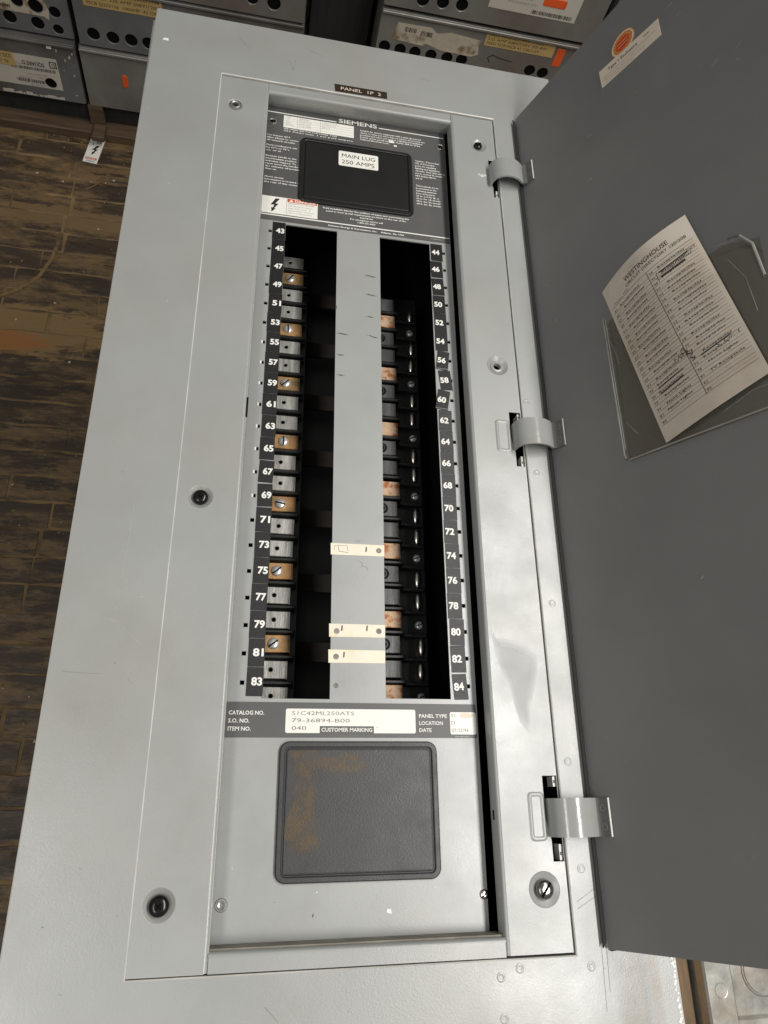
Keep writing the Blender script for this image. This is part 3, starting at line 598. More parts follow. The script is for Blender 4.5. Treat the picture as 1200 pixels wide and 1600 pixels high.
# screws
def screw(b, x, y_, z, r, m, style, rot):
    b.lathe(x, y_, [(r, z - .12), (r, z), (r * .93, z + r * .14), (r * .72, z + r * .27), (r * .42, z + r * .34)], m, 24)
    c, s_ = math.cos(rot), math.sin(rot); zt = z + r * .345
    def bar(L, W, mm, zz): b.poly([(x + a * c - d * s_, y_ + a * s_ + d * c, zz) for a, d in ((-L, -W), (L, -W), (L, W), (-L, W))], mm)
    if style == 'slot': b.box(x - .001, x + .001, y_ - .001, y_ + .001, z, z + .01, m); bar(r * .9, r * .13, 'void', zt + .003)
    else: bar(r * .36, r * .1, 'void', zt + .003); rot += math.pi / 2; c, s_ = math.cos(rot), math.sin(rot); bar(r * .36, r * .1, 'void', zt + .004)
for x, y_, zz, r, m, st, ro, lb in ((-1.88, 6.40, -.02, .27, 'blackscrew', 'cross', .5, 'black screw'), (-1.98, -6.57, -.02, .29, 'blackscrew', 'cross', .9, 'black screw'), (9.95, -6.52, .0, .29, 'darkchrome', 'slot', .9, 'dark slotted screw'),
        (9.88, 26.26, -.04, .2, 'blackscrew', 'slot', .7, 'dark slotted screw'), (8.22, -6.70, -.97, .15, 'chrome', 'slot', .75, 'bright slotted screw'), (-.2, 26.8, -.98, .14, 'blackscrew', 'slot', .1, 'dark slotted screw'), (8.2, 26.85, -.98, .13, 'blackscrew', 'slot', .2, 'dark slotted screw')):
    b = MB(); screw(b, x, y_, zz, r, m, st, ro); part(b, 'screw', lb)
for x, y_ in ((-.2, 26.8), (8.2, 26.85)):
    b = MB(); b.lathe(x, y_, [(.21, ZD + .016), (.2, ZD + .05), (.16, ZD + .06), (.135, ZD + .03)], 'steel', 20, False); part(b, 'collar')
b = MB(); b.lathe(-1.95, 26.36, [(.30, -.10), (.29, -.05), (.27, -.02), (.26, -.10), (.24, -.02), (.19, .0), (.15, -.03), (.13, -.12)], 'steel', 24, False); b.lathe(-1.95, 26.36, [(.13, -.12), (.12, -.3)], 'void', 20); part(b, 'empty_grommet')
b = MB(); b.lathe(9.9, 13.36, [(.3, -.2), (.27, -.12), (.2, -.1), (.16, -.13), (.14, -.3)], 'paint', 24, False); b.lathe(9.9, 13.36, [(.14, -.3), (.12, -.4)], 'void', 20); part(b, 'empty_grommet')

# ------------------------------------------------------------------ dead front
ZD = -1.0
SLOT_L = (.68, 3.03, -.52, 20.49); SLOT_R = (5.02, 7.41, -.47, 20.47)
def sqy(n): return (83 - n) / 2 if n % 2 else (84 - n) / 2
holes = [rrect(*SLOT_L), rrect(*SLOT_R)]
for n in range(43, 85): 
    x = .0 if n % 2 else 8.08; y_ = sqy(n); holes.append(rrect(x - .075, x + .075, y_ - .075, y_ + .075))
holes.append(circ(-.22, -6.72, .1, 16))
b = MB(); b.plate([(-.62, -7.98), (8.33, -7.98), (8.47, 27.86), (-.62, 27.86)], holes, ZD - .06, ZD, 'paint_df', .0, bottom=False)
b.lathe(-.22, -6.72, [(.2, ZD + .002), (.175, ZD + .03), (.135, ZD + .03), (.115, ZD + .0), (.1, ZD - .09), (.05, ZD - .1)], 'steel', 18, True)
df = part(b, 'deadfront')
b = MB(); g = random.Random(31)
for n in (55, 57, 59, 61, 63, 65, 67, 69): y_ = sqy(n); b.box(-.085, -.02, y_ - .07, y_ + .07, ZD + .001, ZD + .012, 'white')
tag(part(b, 'knockout_tabs', parent=df), kind='stuff')
b = MB(); z = ZD + .006
for px in ([(4.32, 18.15), (4.85, 18.1)], [(4.32, 17.1), (4.86, 17.06)], [(4.35, 15.9), (4.75, 15.88)], [(3.08, 14.85), (3.6, 14.82)], [(4.4, 14.9), (4.9, 14.82)], [(3.1, 13.75), (3.4, 13.74)], [(3.1, 12.75), (3.45, 12.74)]): b.polyline(px, .055, z, 'inkgrey'); b.polyline([(px[0][0] + .1, px[0][1]), (px[1][0] - .1, px[1][1] - .02)], .03, z + .003, 'ink')
b.polyline([(4.0, 4.62), (4.2, 4.5), (4.15, 4.4), (4.35, 4.35), (4.4, 4.2)], .015, z, 'inkgrey'); b.polyline([(3.9, 5.42), (4.05, 5.36), (4.1, 5.46)], .015, z, 'inkgrey')
for i in range(26):
    x = g.uniform(-.3, 8.2); y_ = g.uniform(-7.6, -2); r = g.uniform(.012, .03)
    if 1.2 < x < 6.9 and y_ > -6.3: continue
    b.poly([(x - r, y_, z), (x, y_ - r * .7, z), (x + r, y_, z), (x, y_ + r * .6, z)], g.choice(('inkgrey', 'white', 'gold')))
b.poly([(4.95, -7.1, z), (5.12, -7.14, z), (5.1, -7.02, z), (4.98, -7.0, z)], 'white'); b.polyline([(2.6, -7.15), (2.62, -7.05)], .03, z, 'ink')
b.polyline([(3.05, 16.3), (3.06, 16.1)], .02, z, 'ink')
tag(part(b, 'pen_marks', parent=df), kind='stuff')
b = MB(); b.lathe(3.24, -.05, [(.09, ZD + .001), (.07, ZD + .012), (.03, ZD + .005)], 'inkgrey', 14); part(b, 'plug', parent=df)

# ------------------------------------------------------------------ labels on the dead front
LZ = ZD + .014
b = MB(); b.plate([(-.60, 20.62), (8.42, 20.62), (8.46, 27.84), (-.60, 27.84)], [], ZD + .003, LZ, 'black_label'); TZ = LZ + .003
for x0, x1, y_ in ((-.55, 2.9, 27.46), (5.05, 8.4, 27.5), (-.55, 8.4, 20.94)): b.rect(x0, x1, y_ - .03, y_ + .03, TZ, 'white')
b.text('SIEMENS', 3.02, 27.45, TZ + .004, .25, 'white', w=1.93, bold=.02, res=4)
b.rect(.32, 3.78, 26.54, 27.34, TZ, 'sticker')
for x in (.98, 2.12): b.line((x, 26.56), (x, 27.32), .012, TZ + .002, 'inkgrey')
for y_ in (27.16, 27.0, 26.84, 26.68): b.line((.34, y_), (3.76, y_), .010, TZ + .0024, 'inkgrey')
for i, (t, x, y_) in enumerate((('TYPE', .42, 27.2), ('S1', .5, 27.04), ('MAX.', .42, 26.88), ('RATING', .42, 26.72), ('TERMINAL', 1.05, 27.2), ('250-350 kcmil', 1.05, 27.04), ('#6-350 kcmil', 1.05, 26.88), ('CU/AL WIRE', 1.05, 26.72), ('TORQUE IN. LB.', 2.2, 27.2), ('275-375 IN. LB.', 2.2, 27.04), ('SEE LUG', 2.2, 26.88))): b.text(t, x, y_, TZ + .003, .075, 'inkgrey', res=1)
b.text('SEE LABEL BELOW FOR PANEL TYPE', .34, 26.42, TZ, .07, 'white', w=2.6, res=1, bold=.02); b.text('250 Amps max. 1 per pole ampere', .34, 26.28, TZ, .07, 'white', w=3.4, res=1, bold=.02)
def para(x, y_, lines, h=.085, lead=.165, align='L', w=None):
    for i, t in enumerate(lines): b.text(t, x, y_ - i * lead, TZ, h, 'white', align=align, res=1, bold=.022, w=None if w is None else w * len(t) / max(map(len, lines)))
para(-.42, 25.86, ('Use Siemens QF-3', 'filler plates to cover', 'all unused circuits.'), w=1.5)
para(-.42, 25.2, ('Field conductors can', 'be 60°c or 75°c', 'cu. or al.'), w=1.45)
para(-.42, 24.5, ('Breaker handle in the', 'intermediate position', 'indicates tripped. To', 'reset, move the handle to', 'the extreme off position,', 'then on.'), w=1.72)
para(-.42, 23.18, ('Short circuit', 'information is located on', 'the rear of this cover.'), w=1.7)
para(4.1, 27.1, ('Suitable for service equipment with a main disconnect', 'device or when not more than six service disconnects are', 'provided and when not used as a lighting and appliance', 'branch circuit panelboard. See Article 384-16 of the', 'National Electrical Code.'), lead=.15, w=3.3)
b.rect(5.55, 5.8, 26.62, 26.78, TZ + .003, 'white'); b.rect(5.8, 5.95, 26.4, 26.5, TZ + .003, 'white')
para(6.86, 25.62, ('Caution - If more than', '10% of the breaker', 'poles are supplying', 'lighting and appliance', 'circuits, then this unit is', 'not to exceed 42 circuits', 'NEC Article 384-14', 'and 15'), w=1.52)
para(6.86, 23.98, ('These panels are to', 'be mounted in the', 'following minimum', 'bore enclosures.', '20 in. x 5.75 dp. x', '32 h. for 18 circuit', '38 h. for 30 circuit', '44 h. for 42 circuit'), w=1.2)
para(4.4, 21.74, ('Field installable kits for the addition of mains and customizing this', 'panel to meet special requirements are listed on the rear of the', 'dead front.', 'For emergency service call', '1-800-241-4453'), align='C', lead=.155, w=4.1)
b.text('Siemens Energy & Automation, Inc.    Atlanta, Ga. USA', 2.6, 20.72, TZ, .085, 'white', w=3.6, res=1, bold=.024); b.text('15-A-1009-01 Rev. 0', 7.5, 20.76, TZ, .045, 'white', res=1)
part(b, 'front_label')
b = MB(); b.box(-.46, 2.1, 21.02, 22.03, LZ + .001, LZ + .012, 'sticker'); z = LZ + .016
bolt(b, .1, 21.52, .82, z, 'ink', -.05); b.line((.67, 21.04), (.67, 22.0), .012, z, 'inkgrey'); b.rect(.70, 2.06, 21.8, 22.0, z, 'orange')
b.poly([(.78, 21.83, z + .003), (.98, 21.83, z + .003), (.88, 21.98, z + .003)], 'sticker'); b.text('DANGER', 1.04, 21.83, z + .003, .135, 'sticker', w=.98, bold=.03)
for i, t in enumerate(('HAZARDOUS VOLTAGE.', 'Will cause severe injury or', 'death. Turn power off', 'supplying this equipment', 'before working inside.')): b.text(t, .74, 21.7 - i * .14, z, .062, 'inkgrey', w=1.2 - .08 * (i % 3), res=1)
part(b, 'danger_sticker')

def moulded_cover(x0, x1, y0, y1, r, m):
    b = MB(); o = rrect(x0, x1, y0, y1, r, 6)
    b.loft([(o, ZD + .002), (offset(o, .005), ZD + .10), (offset(o, .045), ZD + .145), (offset(o, .17), ZD + .145), (offset(o, .20), ZD + .12), (offset(o, .205), ZD + .075), (offset(o, .235), ZD + .075), (offset(o, .26), ZD + .115), (offset(o, .30), ZD + .125)], m)
    return b
b = moulded_cover(1.17, 6.68, 21.93, 25.98, .32, 'black'); b_ = part(b, 'main_lug_cover')
b = MB(); o = rrect(3.03, 4.97, 24.47, 25.42, .08, 3); z = ZD + .127; b.loft([(o, z), (o, z + .008)], 'sticker')
b.text('MAIN LUG', 3.18, 25.02, z + .012, .235, 'ink', w=1.64, res=4); b.text('250 AMPS', 3.18, 24.62, z + .012, .235, 'ink', w=1.6, res=4); b.text('11-A-1003-01', 4.5, 24.52, z + .012, .035, 'inkgrey', res=1)
part(b, 'lug_sticker', parent=b_)
b = moulded_cover(1.36, 6.78, -6.2, -1.92, .34, 'cover'); part(b, 'knockout_cover', 'black moulded cover with a brown reflection painted in')

# circuit number tapes
rg = random.Random(17)
tilt = {56: -.10, 58: .12, 60: -.14, 62: -.02, 84: .10, 67: -.04, 69: .03, 73: .02, 48: .05, 50: .02, 46: .03, 82: .02, 80: -.01}
offx = {56: .02, 58: .10, 60: -.06, 46: -.04, 48: -.02, 84: .04, 80: .03, 82: .02}
for n in range(43, 85):
    odd = n % 2; x = (.405 + .05 * (83 - n) / 40 * -1 + .03) if odd else 7.735; x += offx.get(n, rg.uniform(-.01, .01)); y_ = sqy(n) + (.04 if odd else -.02)
    t_ = tilt.get(n, rg.uniform(-.008, .008)); c, s_ = math.cos(t_), math.sin(t_)
    b = MB(); base = LZ - .004 + rg.uniform(0, .006)
    b.tf = lambda a, d, zz, c=c, s_=s_, x=x, y_=y_: (x + a * c - d * s_, y_ + a * s_ + d * c, zz)
    wd = .285 if odd else .28; hh = .493 if abs(t_) < .03 else .47
    if n == 84: hh = .44
    mm = 'tape' if (odd or n < 62) else 'tape_glare'
    ol = [(-wd, -hh), (wd, -hh), (wd, hh), (-wd, hh)]
    if n in (56, 58, 60, 84): ol = [(-wd, -hh), (wd * .9, -hh - .04), (wd, hh), (-wd * .92, hh + .03)]
    b.plate(ol, [], base, base + .008, mm)
    if n in (56, 60): b.line((-wd, -hh + .03), (wd, -hh + .06), .03, base + .0095, 'inkgrey')
    b.text(str(n), (.06 if odd else -.05), -.12, base + .012, .25, 'white', w=.37, align='C', bold=.035, res=4)
    part(b, 'number_tape')

# strip labels on the middle bar
for i, (y0, y1, ho, ma) in enumerate(((4.79, 5.26, [(4.82, 5.03)], [(4.32, 5.06)]), (1.67, 2.16, [(3.24, 1.88), (4.79, 1.92)], [(3.42, 2.0), (4.34, 2.02)]), (.74, 1.22, [(3.23, .96)], [(3.5, 1.04)]))):
    b = MB(); x0, x1 = (2.98 - .01 * i, 5.03 - .01 * i); b.plate([(x0, y0), (x1, y0 + .02), (x1 + .01, y1), (x0 - .01, y1 - .01)], [], ZD + .002, ZD + .014 + .001 * i, 'masking'); z = ZD + .019
    for x, y_ in ho: b.lathe(x, y_, [(.105, z), (.09, z + .006), (.05, z + .001)], 'inkgrey', 16)
    for x, y_ in ma: b.line((x, y_ - .11), (x + .02, y_ + .1), .055, z + .001, 'inkgrey'); b.line((x + .01, y_ - .08), (x + .02, y_ + .06), .03, z + .003, 'ink')
    if i == 0:
        b.polyline([(3.25, 5.14), (3.3, 4.92), (3.65, 4.9)], .02, z, 'inkgrey'); b.polyline([(3.1, 4.95), (3.12, 5.15), (3.6, 5.17), (3.62, 4.95)], .012, z + .002, 'inkgrey')
    part(b, 'paper_strip')

# catalogue label
b = MB(); o = rrect(-.52, 8.31, -1.80, -.64, .05, 2); b.plate(o, [], ZD + .002, LZ, 'black_label'); z = TZ
b.loft([(rrect(1.53, 6.07, -1.65, -.85, .06, 3), z), (rrect(1.53, 6.07, -1.65, -.85, .06, 3), z + .002)], 'sticker'); b.loft([(rrect(7.33, 8.29, -1.68, -.92, .06, 3), z), (rrect(7.33, 8.29, -1.68, -.92, .06, 3), z + .002)], 'sticker')
z2 = z + .006
for t, y_, wd in (('CATALOG NO.', -1.06, 1.18), ('S.O. NO.', -1.32, .70), ('ITEM NO.', -1.58, .76)): b.text(t, -.38, y_, z2, .125, 'white', w=wd, bold=.018)
for t, y_, wd in (('S1C42ML250ATS', -1.06, 2.15), ('79-36894-B00', -1.30, 2.0), ('040', -1.55, .5)): b.text(t, 1.74, y_, z2, .125, 'inkgrey', w=wd)
b.rect(2.7, 4.58, -1.66, -1.42, z2, 'black_label'); b.text('CUSTOMER MARKING', 2.76, -1.60, z2 + .004, .12, 'white', w=1.76, bold=.018); b.text('P', 4.68, -1.5, z2, .06, 'inkgrey')
for t, y_, wd in (('PANEL TYPE', -1.12, 1.02), ('LOCATION', -1.36, .86), ('DATE', -1.60, .44)): b.text(t, 6.2, y_, z2, .12, 'white', w=wd, bold=.016)
for t, y_, wd in (('S1', -1.10, .15), ('D', -1.34, .14), ('07/22/96', -1.60, .62)): b.text(t, 7.38, y_, z2, .12, 'inkgrey', w=wd)
b.loft([([(7.66, -1.0), (7.75, -1.12), (7.98, -1.14), (8.2, -1.08), (8.26, -.98), (8.05, -.95), (7.8, -.94)], z2)], 'cream'); b.text('15-A-1009-01 Rev. 1', 7.5, -1.775, z2, .045, 'white', res=1)
part(b, 'catalogue_label')
# embossed name tape on the trim
b = MB(); b.plate([(2.7, 28.31), (5.3, 28.37), (5.28, 28.84), (2.66, 28.82)], [], .002, .016, 'brownlabel', .004); b.text('PANEL  1P  2', 2.98, 28.47, .02, .2, 'cream', w=2.0, res=3, rot=.01); part(b, 'name_tape')

# ------------------------------------------------------------------ bus connections inside the two slots
ZT = -4.0
b = MB(); b.box(.45, 2.0, -1.2, 21.6, ZT - .9, ZT - .35, 'black'); b.box(4.9, 7.6, -1.2, 20.2, ZT - 1.6, ZT - .8, 'black'); part(b, 'bus_block')
def tab_mb(m, x0, x1, hole):
    b = MB(); ol = rrect(x0, x1, -.345, .345, .03, 1)
    b.plate(ol, [circ((x0 + x1) / 2 - .05, 0, .085, 12)] if hole else [], ZT - .09, ZT, m, .02)
    if hole: b.lathe((x0 + x1) / 2 - .05, 0, [(.085, ZT - .02), (.08, ZT - .2)], 'void', 12)
    b.box(x1 - .02, x1 + .05, -.345, .345, ZT - .5, ZT - .03, m); return b
def local(b, name, y_):
    o = b.build(name, (0, 0, 0), panel); o.location = (-PO[0] * S, (y_ - PO[1]) * S, -PO[2] * S); return o
sil = cop = bar = None
for k in range(-1, 21):
    y_ = 19.985 - k * 1.0012; isc = (k % 3 == 0)
    if isc:
        if cop is None:
            cop = local(tab_mb('copper', .58, 1.72, False), 'copper_tab', y_)
            b = MB(); screw(b, 1.12, 0, ZT + .02, .235, 'screwhead', 'slot', .9); sc = b.build('screw', (0, 0, 0), cop)
        else:
            c = clone(cop, dx=rg.uniform(-.03, .02)); c.location.y = (y_ - PO[1] + rg.uniform(-.02, .02)) * S; c.rotation_euler.z = rg.uniform(-.012, .012)
            h = c.children[0]; a = rg.uniform(-1.4, 1.4); px = 1.12 * S; h.rotation_euler.z = a; h.location = (px - px * math.cos(a), -px * math.sin(a), 0)
    else:
        if sil is None: sil = local(tab_mb('tin', .58, 1.68, True), 'tinned_tab', y_)
        else: c = clone(sil, dx=rg.uniform(-.03, .03)); c.location.y = (y_ - PO[1] + rg.uniform(-.02, .02)) * S; c.rotation_euler.z = rg.uniform(-.012, .012)
    yb = y_ - .5
    if bar is None:
        b = MB(); b.box(.45, 1.9, -.09, .05, ZT - .4, ZT + .17, 'black', .03); b.box(.45, 1.95, -.13, .09, ZT - .4, ZT - .08, 'black', .03); bar = local(b, 'barrier', yb)
    else: c = clone(bar); c.location.y = (yb - PO[1]) * S
# copper straps crossing at depth
st = None
for k in range(0, 21, 3):
    y_ = 19.985 - k * 1.0012
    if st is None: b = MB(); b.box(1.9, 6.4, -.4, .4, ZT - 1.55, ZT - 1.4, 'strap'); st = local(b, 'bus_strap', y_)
    else: c = clone(st); c.location.y = (y_ - PO[1]) * S
# right column
rc = rs = rb = rl = rj = rscr = None
for k in range(0, 20):
    y_ = 18.09 + 1.0012 - k * 1.0; ph = k % 3                 # 1 = copper
    yy = lambda v: (v - PO[1]) * S
    if ph == 1:
        if rc is None: rc = local(tab_mb('copper_pale', 5.2, 6.28, False), 'copper_tab', y_); rc['label'] = 'copper tab with pale oxidised face'
        else: c = clone(rc, dx=rg.uniform(-.04, .06)); c.location.y = yy(y_); c.rotation_euler.z = rg.uniform(-.01, .01)
        if rscr is None:
            b = MB(); screw(b, 7.25, 0, ZT - .75, .17, 'screwhead', 'slot', .4); rscr = local(b, 'terminal_screw', y_)
        else: c = clone(rscr); c.location.y = yy(y_)
    else:
        if ph == 2:
            if rb is None:
                b = MB(); b.plate(rrect(5.2, 6.26, -.36, .36, .03, 1), [circ(5.58, 0, .24, 20)], ZT - .4, ZT - .02, 'tin_dark', .02)
                b.lathe(5.58, 0, [(.24, ZT - .02), (.17, ZT - .05), (.165, ZT - .02), (.11, ZT - .02), (.10, ZT - .3)], 'black', 20); rb = local(b, 'lug_socket', y_); rb['label'] = 'grey tab with a round black socket'
            else: c = clone(rb); c.location.y = yy(y_)
        else:
            if rs is None: rs = local(tab_mb('tin_dark', 5.2, 6.24, False), 'tinned_tab', y_)
            else: c = clone(rs); c.location.y = yy(y_)
        if rj is None:
            b = MB()
            b.tf = lambda a, d, zz: (7.25 + a, zz, ZT - .7 + d)
            b.loft([(circ(0, 0, .07, 14), -.37), (circ(0, 0, .13, 14), -.29), (circ(0, 0, .17, 14), -.14), (circ(0, 0, .18, 14), 0), (circ(0, 0, .17, 14), .14), (circ(0, 0, .13, 14), .29), (circ(0, 0, .07, 14), .37)], 'jaw', True, True); rj = local(b, 'contact_jaw', y_)
        else: c = clone(rj, dx=rg.uniform(-.05, .05)); c.location.y = yy(y_ + rg.uniform(-.05, .05))
    if rl is None:
        b = MB(); b.box(5.05, 6.45, -.09, .05, ZT - .7, ZT + .12, 'black', .03); b.box(6.45, 7.5, -.08, .06, ZT - 1.2, ZT - .5, 'black', .03); rl = local(b, 'barrier', y_ - .5)
    else: c = clone(rl); c.location.y = yy(y_ - .5)

# ------------------------------------------------------------------ door
P0 = Vector((11.957, 28.426, .10)); DV = Vector((-.00361, -.999993, 0)); DU = Vector((.390731, .05, .920505)); DN = DV.cross(DU).normalized()
def D(a, c, d=0.0): return P0 + DU * a + DV * c + DN * d
def dtf(x, y_, z): return D(x, -y_, z)                # (along the door, up the door, off its inner face)
DH, DW = 36.72, 13.6
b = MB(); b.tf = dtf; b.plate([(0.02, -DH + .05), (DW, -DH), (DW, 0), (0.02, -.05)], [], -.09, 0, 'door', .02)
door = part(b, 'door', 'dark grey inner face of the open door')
b = MB(); b.tf = lambda x, y_, z: dtf(z, y_, x); b.plate([(.0, -DH + .3), (.17, -DH + .1), (.17, -.2), (.0, -.6)], [], -.06, 0, 'door_edge'); part(b, 'hinge_flange', parent=door)
b = MB(); b.tf = lambda x, y_, z: dtf(x, y_, -z); 
b.box(0, .1, -DH, 0, .1, .5, 'door_edge'); part(b, 'outer_return', parent=door)
# hinge straps
HW = .59
for yc in HY:
    b = MB(); path = [(10.48, -.75), (10.40, -.3), (10.36, .02), (10.39, .26), (10.49, .45), (10.68, .59), (10.95, .665), (11.22, .66), (11.46, .585), (11.66, .47), (11.77, .37)]
    b.strip(path, (yc - HW, yc + HW), .09, 'strap_paint')
    cc = 28.426 - yc; p2 = [(D(a, cc, .02).x, D(a, cc, .02).z) for a in (.38, .5, .6, .74)]
    b.strip([(11.78, .36), (11.86, .38)] + p2, (yc - HW, yc + HW), .07, 'strap_end')
    e = D(.75, cc, .055); b.box(e.x - .02, e.x + .035, yc - HW, yc + HW, e.z - .03, e.z + .02, 'paint_edge')
    for dy in (-.3, .28):
        c0 = D(.55, cc, .10); b.tf = lambda x, y_, z, c0=c0, yc=yc, dy=dy: (c0.x + DU.x * x + DN.x * z, yc + dy + y_, c0.z + DU.z * x + DN.z * z)
        b.plate(circ(0, 0, .11, 14), [circ(0, 0, .085, 14)], 0, .006, 'door_scuff'); b.tf = None
    part(b, 'hinge_strap', 'curved light grey strap with its end welded to the door', smooth=50)
# marks on the door
b = MB(); b.tf = dtf; g = random.Random(41)
for i in range(34):
    x = g.uniform(.5, 12); y_ = -g.uniform(.5, 35); L = g.uniform(.04, .22); a = g.uniform(-.4, .4) + math.pi / 2 * .2
    b.line((x, y_), (x + L * math.cos(a), y_ + L * math.sin(a)), g.uniform(.012, .03), .003, g.choice(('door_scuff', 'boxlabel', 'door_scuff')))
for x, y_, L in ((8.2, -3.2, .9), (8.6, -4.0, .7), (9.6, -3.0, 1.1), (7.9, -11.0, .35), (8.5, -11.9, .3), (8.9, -7.3, .5), (9.4, -7.8, .7), (10.3, -8.0, .6)): b.loft([([(x, y_), (x + L * .5, y_ + L * .12), (x + L * .8, y_ + L * .35), (x + L * .35, y_ + L * .24)], .0045)], 'door_scuff')
tag(part(b, 'door_scuffs', parent=door), kind='stuff')
# round seal + strip sticker
b = MB(); b.tf = dtf; b.plate(circ(6.38, -2.42, .60, 28), [], .002, .012, 'gold'); b.plate(circ(6.38, -2.42, .56, 28), [circ(6.38, -2.42, .5, 28)], .0125, .0145, 'cream'); b.plate(circ(6.38, -2.42, .37, 28), [], .0125, .016, 'orange')
for i in range(22):
    a = 2 * math.pi * i / 22; b.text('PANELBOARD ENCLOSURE *'[i], 6.38 + .44 * math.cos(-a + 2.6), -2.42 + .44 * math.sin(-a + 2.6), .0175, .075, 'orange', rot=-a + 2.6 - math.pi / 2, align='C', res=1)
for i in range(5): b.line((6.12, -2.25 - i * .085), (6.64, -2.25 - i * .085), .02, .018, 'cream' if i % 2 else 'brownlabel')
part(b, 'round_seal', parent=door)
b = MB(); qd = [Vector((5.06, -3.69)), Vector((8.03, -4.04)), Vector((8.05, -3.08)), Vector((5.04, -2.67))]; qf = qmap(qd)
b.tf = lambda x, y_, z: dtf(*qf(x, y_, z)); b.box(0, 1, 0, 1, .002, .014, 'cream'); z = .018
b.text('Type 1 Enclosure', .15, .62, z, .17, 'ink', w=.5, bold=.012); b.loft([(circ(.8, .73, .05, 12), z), (circ(.8, .73, .045, 12), z + .001)], 'inkgrey'); b.text('UL', .772, .68, z + .003, .1, 'cream', w=.055)
b.line((.05, .44), (.94, .5), .02, z, 'inkgrey'); b.line((.05, .3), (.6, .34), .014, z, 'inkgrey')
for i, t in enumerate(('Enclosed panelboard listed for use as shown', 'Underwriters Laboratories Inc. listed')): b.text(t, .08, .2 - i * .13, z, .07, 'inkgrey', w=.68 - i * .2, res=1)
part(b, 'type_sticker', parent=door)
# clear vinyl pocket
b = MB(); b.tf = dtf; pk = [(3.47, -15.06), (3.50, -21.0), (3.62, -21.22), (9.3, -21.9), (9.6, -15.9), (8.4, -15.3)]
b.plate(pk, [], .02, .03, 'film')
o = part(b, 'card_pocket', parent=door)
def tube(b, ps, r, m, n=6):
    rings = []
    for i, p in enumerate(ps):
        p = Vector(p); d = (Vector(ps[min(i + 1, len(ps) - 1)]) - Vector(ps[max(i - 1, 0)])).normalized(); u = d.orthogonal().normalized(); v = d.cross(u)
        rings.append(b.pts([tuple(p + (u * math.cos(2 * math.pi * k / n) + v * math.sin(2 * math.pi * k / n)) * r) for k in range(n)]))
    for a, c in zip(rings, rings[1:]): b.faces([(a + k, a + (k + 1) % n, c + (k + 1) % n, c + k) for k in range(n)], m)
b = MB(); b.tf = dtf; tube(b, [(3.52, -14.98, .22), (3.47, -15.1, .24), (3.475, -18, .22), (3.48, -21.0, .2), (3.54, -21.16, .2), (3.66, -21.24, .2), (6, -21.5, .2), (9.3, -21.9, .2)], .03, 'bead')
tube(b, [(8.2, -15.35, .3), (9.3, -15.75, .3)], .012, 'bead'); tube(b, [(8.8, -15.5, .4), (9.2, -15.75, .46), (9.5, -16.3, .42), (9.58, -17.6, .34)], .045, 'bead'); tube(b, [(3.62, -15.2, .3), (3.6, -20.8, .26)], .014, 'bead')
for ps in ([(8.6, -16.2, .3), (9.0, -17.2, .3), (9.1, -18.6, .28)], [(3.8, -19.8, .27), (4.2, -20.5, .26), (4.9, -21.0, .25)], [(7.4, -21.3, .3), (8.4, -21.1, .3), (9.2, -21.2, .26)], [(3.75, -16.4, .27), (3.9, -17.4, .26)]): tube(b, ps, .006, 'bead', 5)  # thin pale tubes drawing the highlights on the film's wrinkles
part(b, 'pocket_welt_and_glints', parent=door)

# ------------------------------------------------------------------ circuit directory card (lies in the pocket: a thing of its own)
CQ = (Vector((5.14, -21.28)), Vector((8.98, -20.72)), Vector((7.45, -13.13)), Vector((3.56, -13.73)))
cf = qmap(CQ)
def card_h(x, y_): return .14 + (.06 + .30 * y_) * math.sin(math.pi * min(1, max(0, x)))
def card_tf(x, y_, z):                                # x,y in 0..1 (y up), z off the card
    px, py, _ = cf(x, y_, 0)
    return tuple(dtf(px, py, card_h(x, y_) + z))
b = MB(); b.tf = card_tf; NX, NY = 14, 18
for zz, fl in ((0, 1), (-.012, 0)):
    k = b.pts([(i / NX, j / NY, zz) for j in range(NY + 1) for i in range(NX + 1)])
    b.faces([((j * (NX + 1) + i, j * (NX + 1) + i + 1, (j + 1) * (NX + 1) + i + 1, (j + 1) * (NX + 1) + i) if fl else (j * (NX + 1) + i, (j + 1) * (NX + 1) + i, (j + 1) * (NX + 1) + i + 1, j * (NX + 1) + i + 1)) for j in range(NY) for i in range(NX)], 'card', k)
cz = .018
def hrule(x0, x1, y_, wd, m='ink', z=cz):
    n = 10
    for i in range(n):
        a, c = x0 + (x1 - x0) * i / n, x0 + (x1 - x0) * (i + 1) / n; b.poly([(a, y_ - wd, z), (c, y_ - wd, z), (c, y_ + wd, z), (a, y_ + wd, z)], m)
def ctext(t, x, y_, h, m='ink', w=None, bold=0.0, z=cz, align='L'):            # letter by letter heights in card units (card is 3.9 x 7.7)
    b.text(t, x, y_, z, h, m, w=w, bold=bold, align=align, res=1 if h < .014 else 4)
ctext('WESTINGHOUSE', .28, .903, .027, w=.50, bold=.004); ctext('CIRCUIT DIRECTORY 120/208', .27, .872, .018, w=.66)
ctext('Panel 1P2', .08, .852, .012, w=.2, m='inkgrey')
hrule(.03, .97, .845, .0009)
rows = 21; y0, dy = .845, .0362
odd_t = ['Receptacles'] * 21; even_t = ['Receptacles'] * 21
odd_t[14:20] = ['Receptacles F-A 2', 'Receptacle', 'Receptacles', 'Receptacles', 'Neon Lights', 'Neon Lights']; odd_t[20] = ''; even_t[1:3] = ['Proprietor', 'Proprietor']
even_t[16:21] = ['Receptacle', 'Neon Lights', 'TV Receptacle', '', '']
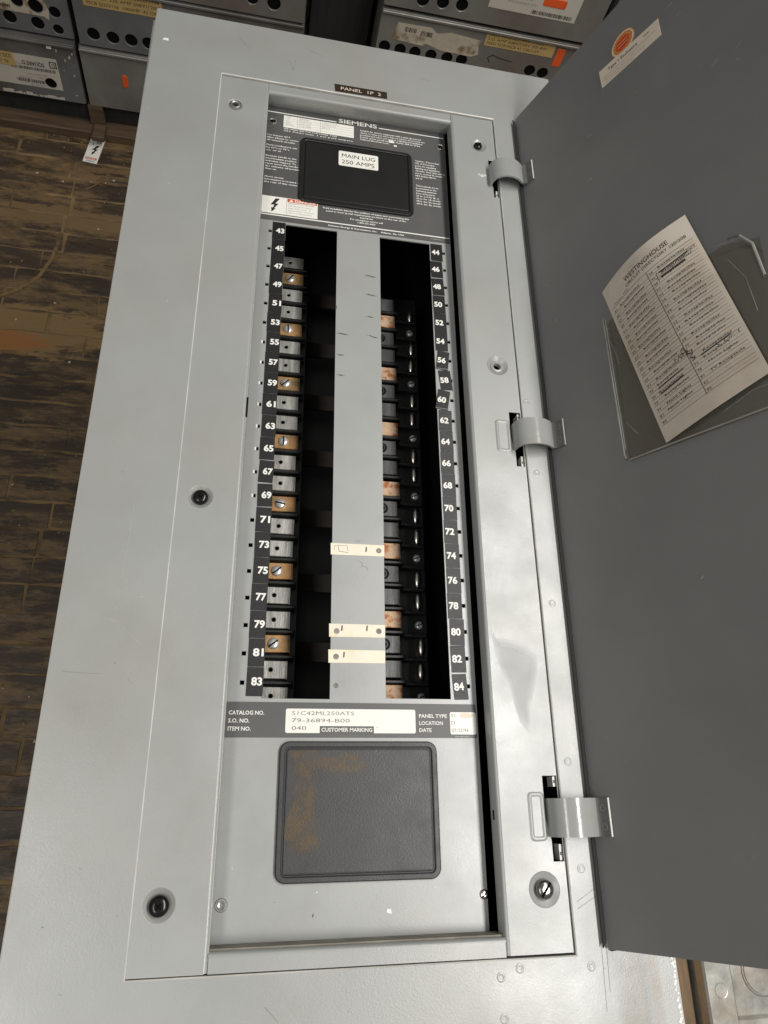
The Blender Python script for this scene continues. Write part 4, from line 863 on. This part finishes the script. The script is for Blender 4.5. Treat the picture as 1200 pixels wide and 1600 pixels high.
for i in range(rows):
    yy = y0 - (i + 1) * dy
    hrule(.03, .97, yy, .0008); hrule(.03 if i else .5, .97, yy + dy * .5, .0006, 'inkgrey')
    ctext(str(43 + 2 * i), .045, yy + .005, .0125, w=.04); ctext(str(44 + 2 * i), .515, yy + .005, .0125, w=.04)
    if odd_t[i]: ctext(odd_t[i], .13 + .012 * (i * 7 % 4), yy + .006 + .004 * (i % 2), .0115, 'ink', w=.024 * len(odd_t[i]), bold=.012)
    if even_t[i]: ctext(even_t[i], .61 + .02 * (i % 2), yy + .006 + .004 * (i % 3), .0115, 'ink', w=.024 * len(even_t[i]), bold=.012)
for k in range(16):
    a, c = .08 + .765 * k / 16, .08 + .765 * (k + 1) / 16; b.poly([(.4975, a, cz + .001), (.5025, a, cz + .001), (.5025, c, cz + .001), (.4975, c, cz + .001)], 'ink')
def pen(ps, wd=.0045, z=cz + .003): b.polyline(ps, wd, z, 'ink')
pen([(.60, .792), (.88, .795)], .008); pen([(.60, .762), (.84, .762)], .009); pen([(.585, .80), (.57, .79), (.578, .775), (.562, .768), (.578, .76), (.572, .74)]); b.text('Proprietor', .62, .772, cz + .002, .016, 'ink', w=.3, shear=.3); b.text('EXT.', .88, .79, cz + .002, .014, 'ink', w=.09)
pen([(.14, .262), (.42, .264)], .006); pen([(.14, .23), (.4, .232)], .007)
pen([(.44, .33), (.52, .325), (.5, .31), (.55, .30), (.51, .285), (.55, .27), (.52, .262)]); pen([(.46, .345), (.5, .352), (.49, .335)])
b.text('F-A 2 T', .38, .318, cz + .002, .016, 'ink', w=.14); pen([(.6, .262), (.88, .267)], .006); b.text('S. Cir. 1', .74, .248, cz + .002, .016, 'ink', w=.2, shear=.3)
fm = MB(); fm.tf = dtf; NF = 16                        # front sheet of the pocket, lying over the card
F0, F1, F2, F3 = Vector((3.50, -21.1)), Vector((9.3, -21.9)), Vector((9.55, -15.95)), Vector((3.47, -15.06))
ff = qmap((F0, F1, F2, F3)); A0 = CQ[0]; AX = CQ[1] - CQ[0]; AY = CQ[3] - CQ[0]; det = AX.x * AY.y - AX.y * AY.x
def front_h(px, py):
    d = Vector((px, py)) - A0; cx = (d.x * AY.y - d.y * AY.x) / det; cy = (AX.x * d.y - AX.y * d.x) / det
    ex = max(0, -cx, cx - 1) * 3.9; ey = max(0, -cy, cy - 1) * 7.7; fall = max(0.0, 1 - math.hypot(ex, ey) / 1.6)
    return .10 + (card_h(min(1, max(0, cx)), min(1, max(0, cy))) - .02) * fall
k = fm.pts([(*ff(i / NF, j / NF, 0)[:2], front_h(*ff(i / NF, j / NF, 0)[:2])) for j in range(NF + 1) for i in range(NF + 1)])
fm.faces([(j * (NF + 1) + i, j * (NF + 1) + i + 1, (j + 1) * (NF + 1) + i + 1, (j + 1) * (NF + 1) + i) for j in range(NF) for i in range(NF)], 'film_front', k)
part(fm, 'pocket_front', parent=door, smooth=60)
tag(b.build('circuit_directory_card', tuple(D(6.3, 17.5, .2)), None, 60), 'aged cream circuit directory card slipped into the clear pocket on the open door', 'card')

bpy.data.objects.remove(_tobj)
for m_ in list(bpy.data.meshes):
    if not m_.users: bpy.data.meshes.remove(m_)
